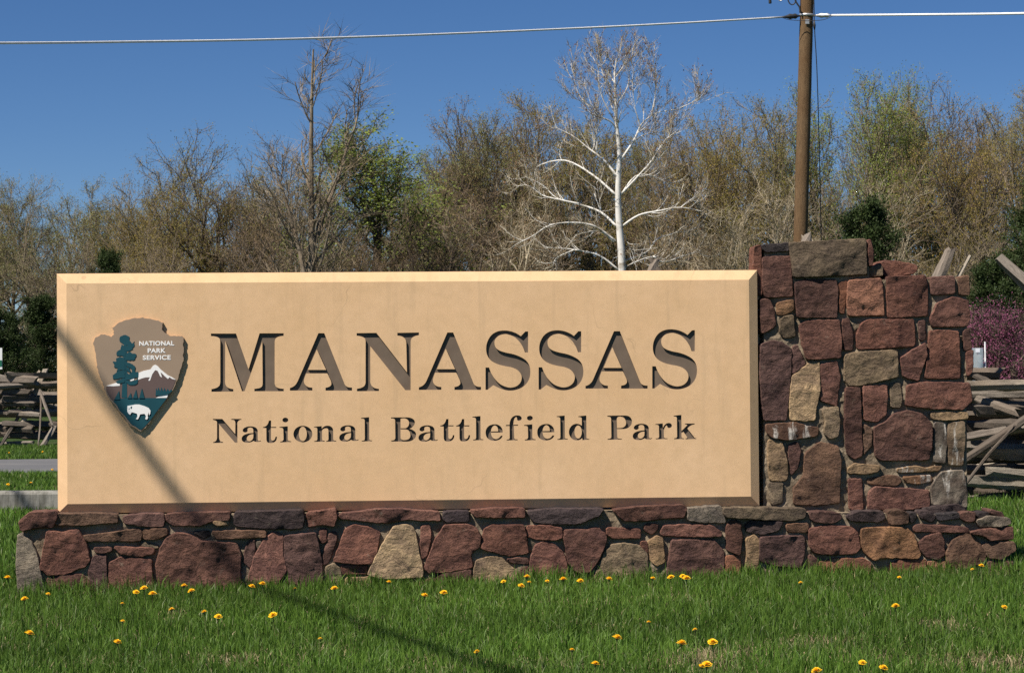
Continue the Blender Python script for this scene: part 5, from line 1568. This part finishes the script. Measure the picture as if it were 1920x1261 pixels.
    lv, lt = leaves(rng, p4[::4], q4[::4], 1, .07, .05)
    hi = l3[:, 0, 2] > at(1160, 330, D).z - org.z
    w2, t5, p5, q5 = twigs(rng, l3[hi], 4, .4, .014, .4)
    lv2, lt2 = leaves(rng, p5[::2], q5[::2], 1, .075, .06)
    v2, t2_ = tubes(l2, r2, 4); v3, t3 = tubes(l3, r3, 3)
    cv, ct, cm = join([(v2, t2_, 0), (v3, t3, 1), (w, t4, 1), (w2, t5, 1), (lv, lt, 2), (lv2, lt2, 2)])
    new_obj('crown', tri_mesh('sycamore_crown', cv, ct, cm), [t.m, M_BARKP, LEAF['rust']], e)
sycamore()

def cedar_mesh(seed, H=7.0, W=2.4, round_=0.6):
    rng = np.random.default_rng(seed)
    tr = march(rng, np.zeros((1, 3)), np.array([[0, 0, 1.]]), np.array([H * .97]), 12, .02, .05)
    rd = np.linspace(.16, .02, 13)[None]
    l1, r1 = children(rng, tr, rd, 95, .04, .99, (48, 82), 0, .4, 4, .10, .10, lens=lambda t: W * np.clip(1.04 - t, .06, 1) ** round_ * (.72 + .42 * np.sin(t * 23) * np.sin(t * 57)), rmin=.02)
    l2, r2 = children(rng, l1, r1, 12, .2, 1.0, (25, 65), .45, .6, 3, .15, .12, .4, rmin=.012)
    w, t, p, q = twigs(rng, l2, 14, .30, .022, .4)
    lv, lt = leaves(rng, p, q, 2, .07, .08)
    v1, t1 = tubes(l1, r1, 4)
    tv, tt_ = tubes(tr, rd, 8)
    cv, ct, cm = join([(v1, t1, 0), (w, t, 1), (lv, lt, 1)])
    return tri_mesh('cedar_trunk', tv, tt_, smooth=True), tri_mesh('cedar_crown', cv, ct, cm), H, np.percentile(np.abs(cv[:, 0]), 98)
PROTO[('cedar', 1)] = cedar_mesh(51)
PROTO[('cedar', 2)] = cedar_mesh(52, 6.0, 2.6, .5)
for (px_, top_, hw_, D_, sd, lab) in [
        (1628, 388, 80, 96, 2, 'dark rounded cedar behind the big square block of the pillar'),
        (1948, 330, 80, 92, 1, 'tall dark cedar at the right edge above the redbud'),
        (1990, 360, 90, 88, 2, 'dark cedar just beyond the right edge of the picture'),
        (72, 555, 64, 72, 1, 'dark cedar left of the sign behind the grey rail fence'),
        (0, 582, 62, 66, 2, 'low dark cedar at the far left edge beyond the fence'),
        (-95, 560, 70, 70, 1, 'dark cedar beyond the left edge of the picture'),
        (205, 470, 48, 98, 1, 'small dark cedar just above the top left part of the sign'),
        (1862, 490, 72, 84, 2, 'low dark cedar behind the leaning stakes right of the pillar')]:
    put_tree('cedar_tree', lab, px_, top_, hw_, D_, 'cedar', sd, M_BARKD, LEAF['cedar'], LEAF['cedar'], 'dark cedars at the edge of the wood')

# redbud in flower, right edge
def redbud_mesh():
    f = dict(limbs=12, br=8, sub=6, tw=6, ang=(35, 70), leaf=2, ls=.038, twl=.22, tww=.008, r=.012, leader=.8, stems=3, t0=.12,
             shape=lambda t: 1.35 * np.sqrt(np.clip(1 - ((t - .5) / .6) ** 2, .1, 1)))
    return broadleaf('redbud', 61, 3.0, 1.3, f)
PROTO[('redbud', 1)] = redbud_mesh()
put_tree('redbud_tree', 'redbud in pink flower at the right edge beyond the rail fence', 1895, 560, 92, 46, 'redbud', 1, M_BARKD, M_TWIGD, LEAF['pink'], None)
put_tree('redbud_tree', 'second pink redbud, past the right edge of the picture', 2030, 590, 80, 50, 'redbud', 1, M_BARKD, M_TWIGD, LEAF['pink'], None)

for (px_, top_, hw_, D_, sd_, lab_) in [(1880, 400, 130, 100, 12, 'brown thicket low between the two right-hand cedars'), (1965, 420, 100, 106, 6, 'brown thicket past the right edge, below the cedar')]:
    put_tree('bare_tree', lab_, px_, top_, hw_, D_, 'brush', sd_, M_BARK, M_TWIG, LEAF['olive'], GW)
# brush and dead leaves on the floor of the wood
def undergrowth():
    rng = np.random.default_rng(71)
    n = 2600
    D = rng.uniform(84, 150, n); px_ = rng.uniform(-250, 2150, n)
    base = np.array([tuple(at(a, 735, d)) for a, d in zip(px_, D)])
    base[:, 2] = ground_z(base[:, 0], base[:, 1]) - .05
    d = nrm(rng.normal(0, .35, (n, 3)) + np.array([0, 0, 1.]))
    st = march(rng, base, d, rng.uniform(1.2, 4.2, n), 4, .14, .04)
    v, t = tubes(st, np.linspace(.03, .012, 5)[None].repeat(n, 0), 3)
    w, t4, p, q = twigs(rng, st, 16, .7, .03, .2)
    lv, lt = leaves(rng, p[::2], q[::2], 1, .13, .15)
    V, T, M_ = join([(v, t, 0), (w, t4, 0), (lv, lt, 1)])
    return tri_mesh('undergrowth', V, T, M_)
tag(new_obj('undergrowth', undergrowth(), [M_TWIG, LEAF['brown']]), 'brown twiggy undergrowth on the floor of the wood', 'undergrowth', kind='stuff')

# ------------------------------------------------------------------ lawn
def mat_grass():
    t = NT('grass_blade')
    at_ = t.add('ShaderNodeAttribute', attribute_name='tint')
    t.base(at_.outputs['Color'], .55, .25)
    tr = t.add('ShaderNodeBsdfTranslucent'); t.link(at_.outputs['Color'], tr.inputs['Color'])
    ms = t.add('ShaderNodeMixShader'); ms.inputs[0].default_value = .35
    t.link(t.b.outputs[0], ms.inputs[1]); t.link(tr.outputs[0], ms.inputs[2]); t.link(ms.outputs[0], t.out.inputs['Surface'])
    return t.m
M_GRASS = mat_grass()

def patch(x, y):
    return (np.sin(x * 2.1 + 1.3 * np.sin(y * 1.7)) + np.sin(y * 2.9 + 1.1 * np.sin(x * 2.3 + 2)) + .8 * np.sin(x * 5.3 + y * 4.1)) / 2.8

STRAW = [on_ground(a, b, .03) for a, b in [(1335, 1222), (1300, 1240), (1528, 1196), (1765, 1164), (430, 1228), (1850, 1236), (700, 1158), (330, 1150), (60, 1165), (610, 1215),
         (1030, 1240), (1640, 1225), (870, 1150), (1420, 1218), (180, 1235), (1900, 1245), (1090, 1125), (1250, 1120), (520, 1240), (800, 1250)]]
def straw(x, y):
    s_ = np.zeros(len(x))
    for k, p in enumerate(STRAW):
        s_ += (.7 if k < 6 else .3) * np.exp(-np.square((x - p.x) / (.10 + .05 * (k % 3))) - np.square((y - p.y) / (.16 + .1 * (k % 2))))
    return np.clip(s_, 0, .75)

def blades(rng, x, y, hgt, wid, dry=0.05):
    n = len(x)
    z = ground_z(x, y) - .006
    a = rng.uniform(0, 2 * np.pi, n)
    la = rng.uniform(0, 2 * np.pi, n)
    lean = np.abs(rng.normal(0, .42, n))
    pt = patch(x, y)
    h = hgt * rng.uniform(.5, 1.25, n) * (1 + .22 * pt)
    isdry = rng.uniform(0, 1, n) < dry + .35 * np.clip(patch(x * 1.4 + 7, y * 1.9 + 3) - .42, 0, 1) + straw(x, y)
    h = np.where(isdry, h * .72, h); lean = np.where(isdry, lean * 1.9 + .2, lean)
    w = wid * rng.uniform(.6, 1.3, n)
    sx, sy = np.cos(a) * w / 2, np.sin(a) * w / 2
    dx, dy = np.cos(la) * lean, np.sin(la) * lean
    V = np.empty((n, 5, 3))
    V[:, 0] = np.stack([x - sx, y - sy, z], 1); V[:, 1] = np.stack([x + sx, y + sy, z], 1)
    mx, my = x + dx * h * .35, y + dy * h * .35
    V[:, 2] = np.stack([mx - sx * .8, my - sy * .8, z + h * .58], 1); V[:, 3] = np.stack([mx + sx * .8, my + sy * .8, z + h * .58], 1)
    V[:, 4] = np.stack([x + dx * h, y + dy * h, z + h * np.clip(1 - lean * .28, .35, 1)], 1)
    i = (np.arange(n) * 5)[:, None]
    T = (i[:, None] + np.array([[0, 1, 3], [0, 3, 2], [2, 3, 4]])[None]).reshape(-1, 3)
    k = rng.uniform(0, 1, n)[:, None]
    col = np.array([.052, .118, .013]) * (1 - k) + np.array([.135, .228, .034]) * k
    col *= (1 + .25 * patch(x * .9 + 4, y * 1.1))[:, None]
    pale = rng.uniform(0, 1, n) < .035
    col[pale] = np.array([.22, .27, .12])
    col[isdry] = np.array([.40, .32, .18]) * rng.uniform(.6, 1.2, (isdry.sum(), 1))
    C = np.concatenate([np.repeat(col[:, None], 5, 1), np.ones((n, 5, 1))], 2)
    return V.reshape(-1, 3), T, C.reshape(-1, 4)

def lawn():
    rng = np.random.default_rng(90)
    xs_, ys_ = [], []
    n = 250000
    y = -0.07 - 5.2 * rng.uniform(0, 1, n) ** .85
    x = rng.uniform(-3.9, 3.9, n)
    A = blades(rng, x, y, .070, .0044)
    # taller unmown tufts against the stones
    m = 4200
    xt = rng.uniform(-2.7, 2.75, m); k = rng.uniform(0, 1, m) < np.clip(.45 + .8 * np.sin(xt * 9) * np.sin(xt * 3.7 + 1), .05, 1)
    xt = xt[k]
    B = blades(rng, xt, -.10 - np.abs(rng.normal(0, .05, len(xt))), .098, .005, 0.02)
    # wings beside and behind the base
    n = 42000
    x = np.where(rng.uniform(0, 1, n) < .55, rng.uniform(-4.6, -2.52, n), rng.uniform(2.6, 4.4, n)); y = rng.uniform(-.07, 6.3, n)
    Cc = blades(rng, x, y, .072, .0065)
    # strips farther off, either side
    n = 46000
    px_ = np.where(rng.uniform(0, 1, n) < .6, rng.uniform(-160, 135, n), rng.uniform(1800, 2080, n))
    D = 18.0 + 19.5 * rng.uniform(0, 1, n)
    w = np.array([CAM.x, CAM.y])[None] + np.stack([FWD.x + RGT.x * (px_ - 960) / FPX, FWD.y + RGT.y * (px_ - 960) / FPX], 1) * D[:, None]
    x, y = w[:, 0], w[:, 1]
    ok = ~((y > y_f + .02 * x - .03) & (y < y_b + .02 * x + .03)) & ~((y > ky - .03) & (y < ky + .20) & (x < kx1))
    Dd = blades(rng, x[ok], y[ok], .085, .011, .08)
    # thinner cover outside the picture, so that the lawn goes on to either side
    n = 95000
    x = rng.uniform(-9.5, 9.5, n); y = rng.uniform(-5.3, 24, n)
    near = (np.abs(x) < 3.9) & (y < .4)
    ok = ~near & ~((y > y_f + .02 * x - .03) & (y < y_b + .02 * x + .03)) & ~((y > ky - .03) & (y < ky + .20) & (x < kx1)) & ~((np.abs(x) < 2.7) & (y > -.2) & (y < .5))
    Ee = blades(rng, x[ok], y[ok], .085, .013, .05)
    V = np.concatenate([A[0], B[0], Cc[0], Dd[0], Ee[0]])
    o = 0; T = []
    for q in (A, B, Cc, Dd, Ee):
        T.append(q[1] + o); o += len(q[0])
    C = np.concatenate([A[2], B[2], Cc[2], Dd[2], Ee[2]])
    me = tri_mesh('grass', V, np.concatenate(T))
    ca_ = me.color_attributes.new('tint', 'FLOAT_COLOR', 'POINT')
    ca_.data.foreach_set('color', C.astype(np.float32).ravel())
    return me
tag(new_obj('grass', lawn(), M_GRASS), 'green spring grass of the lawn with straw-coloured patches', 'grass', kind='stuff')

# ------------------------------------------------------------------ dandelions
M_YEL = plain('dandelion_yellow', (0.92, 0.51, 0.014), .6, .2, .18, 60)
M_STEM = plain('dandelion_stem', (0.14, 0.17, 0.05), .6, .2, .2, 20)
def dandelion_meshes():
    rr = random.Random(8)
    V, F = [], []
    for ring_, (n, r0, r1, z0, z1, w) in enumerate([(22, .003, .0215, .000, .003, .0046), (18, .002, .0170, .003, .009, .0044), (13, .001, .0115, .006, .0135, .004), (8, .0, .006, .009, .0155, .0035)]):
        for k in range(n):
            a = 2 * math.pi * (k + rr.uniform(-.3, .3)) / n + ring_
            c, s_ = math.cos(a), math.sin(a)
            q = r1 * rr.uniform(.85, 1.1)
            b = len(V)
            V += [(c * r0 - s_ * w * .3, s_ * r0 + c * w * .3, z0), (c * r0 + s_ * w * .3, s_ * r0 - c * w * .3, z0),
                  (c * q + s_ * w * .5, s_ * q - c * w * .5, z1), (c * q - s_ * w * .5, s_ * q + c * w * .5, z1)]
            F.append((b, b + 1, b + 2, b + 3))
    head = poly_mesh('flower_head', V, F)
    v, f = tube([(0, 0, -.13), (.004, 0, -.07), (0, 0, -.012), (0, 0, -.004), (0, 0, .001)], [.0022, .002, .002, .006, .0075], 6)
    stem = tri_mesh('stem', [tuple(p) for p in v], f, smooth=True)
    head.materials.append(M_YEL); stem.materials.append(M_STEM)
    return head, stem
HEAD, STEM = dandelion_meshes()
FLOWERS = [(14, 1083), (46, 1123), (55, 1187), (90, 1113), (229, 1131), (220, 1203), (255, 1110), (270, 1103), (286, 1113), (230, 1164), (322, 1142), (345, 1098), (359, 1108), (383, 1147), (409, 1156),
           (472, 1099), (492, 1094), (553, 1103), (627, 1103), (512, 1153), (729, 1091), (796, 1116), (832, 1111), (944, 1090), (977, 1098), (600, 1197), (894, 1221), (988, 1081), (992, 1091), (1026, 1089),
           (1056, 1086), (1088, 1089), (1142, 1085), (1224, 1084), (1258, 1082), (1280, 1080), (1287, 1084), (1157, 1195), (1072, 1218), (1116, 1244), (1278, 1206), (1336, 1204), (1316, 1248), (1325, 1246),
           (1303, 1180), (1216, 1166), (1823, 1067), (1840, 1060), (1686, 1082), (1501, 1092), (1679, 1136), (1883, 1138), (1617, 1242), (1656, 1252), (1531, 1258), (17, 849), (80, 847), (58, 905), (98, 880), (15, 908)]
SMALL = {(90, 1113), (229, 1131), (230, 1164), (553, 1103), (894, 1221), (992, 1091), (1026, 1089), (1216, 1166), (1303, 1180), (1686, 1082), (1501, 1092), (1823, 1067), (1316, 1248), (1072, 1218), (600, 1197)}
COLS = [(-50, 108, 'left of sign'), (108, 180, 'under sign\'s left corner'), (180, 350, 'under arrowhead emblem'), (350, 535, 'under letter M'),
        (535, 665, 'under first letter A'), (665, 785, 'under letter N'), (785, 905, 'under second letter A'), (905, 1000, 'under first letter S'), (1000, 1098, 'under second letter S'),
        (1098, 1222, 'under third letter A'), (1222, 1310, 'under last letter S'), (1310, 1425, 'under sign\'s right end'), (1425, 1560, 'below pillar\'s left half'),
        (1560, 1700, 'below pillar\'s middle'), (1700, 1860, 'below pillar\'s right edge'), (1860, 1980, 'past the base\'s right end')]
def flower_cell(p):
    c = next(n for a, b, n in COLS if a <= p[0] < b)
    if p[1] < 870: r_ = 'by far rail fence'
    elif p[1] < 920: r_ = 'between drive and kerb'
    elif p[1] < 1120: r_ = 'close to stone base'
    elif p[1] < 1190: r_ = 'half way down lawn'
    else: r_ = 'at front of lawn'
    return c, r_
cells = {}
for p in FLOWERS:
    cells.setdefault(flower_cell(p), []).append(p)
ORD = ['first', 'second', 'third', 'fourth', 'fifth', 'sixth', 'seventh', 'eighth']
rd_ = random.Random(15)
for (c, r_), ps in cells.items():
    ps = sorted(ps)
    for i, p in enumerate(ps):
        far = p[1] < 920
        hh = .105 if not far else .10
        g = on_ground(p[0], p[1], hh)
        lab = (f'yellow dandelion {r_}, {c}' if len(ps) == 1 else f'{ORD[i]} yellow dandelion from left, {r_}, {c}')
        e = empty('dandelion', tuple(g), lab, 'dandelion', 'dandelions in the lawn')
        s_ = rd_.uniform(.36, .52) if p in SMALL else rd_.uniform(.6, .92)
        h = bpy.data.objects.new('flower_head', HEAD); COL.objects.link(h); h.parent = e
        h.scale = (s_, s_, s_)
        h.rotation_mode = 'ZYX'
        h.rotation_euler = (rd_.uniform(.0, .42), rd_.uniform(-.3, .3), rd_.uniform(0, 6.28))
        st = bpy.data.objects.new('stem', STEM); COL.objects.link(st); st.parent = e
        st.rotation_euler = (rd_.uniform(-.12, .12), rd_.uniform(-.12, .12), 0)
bpy.context.view_layer.update()
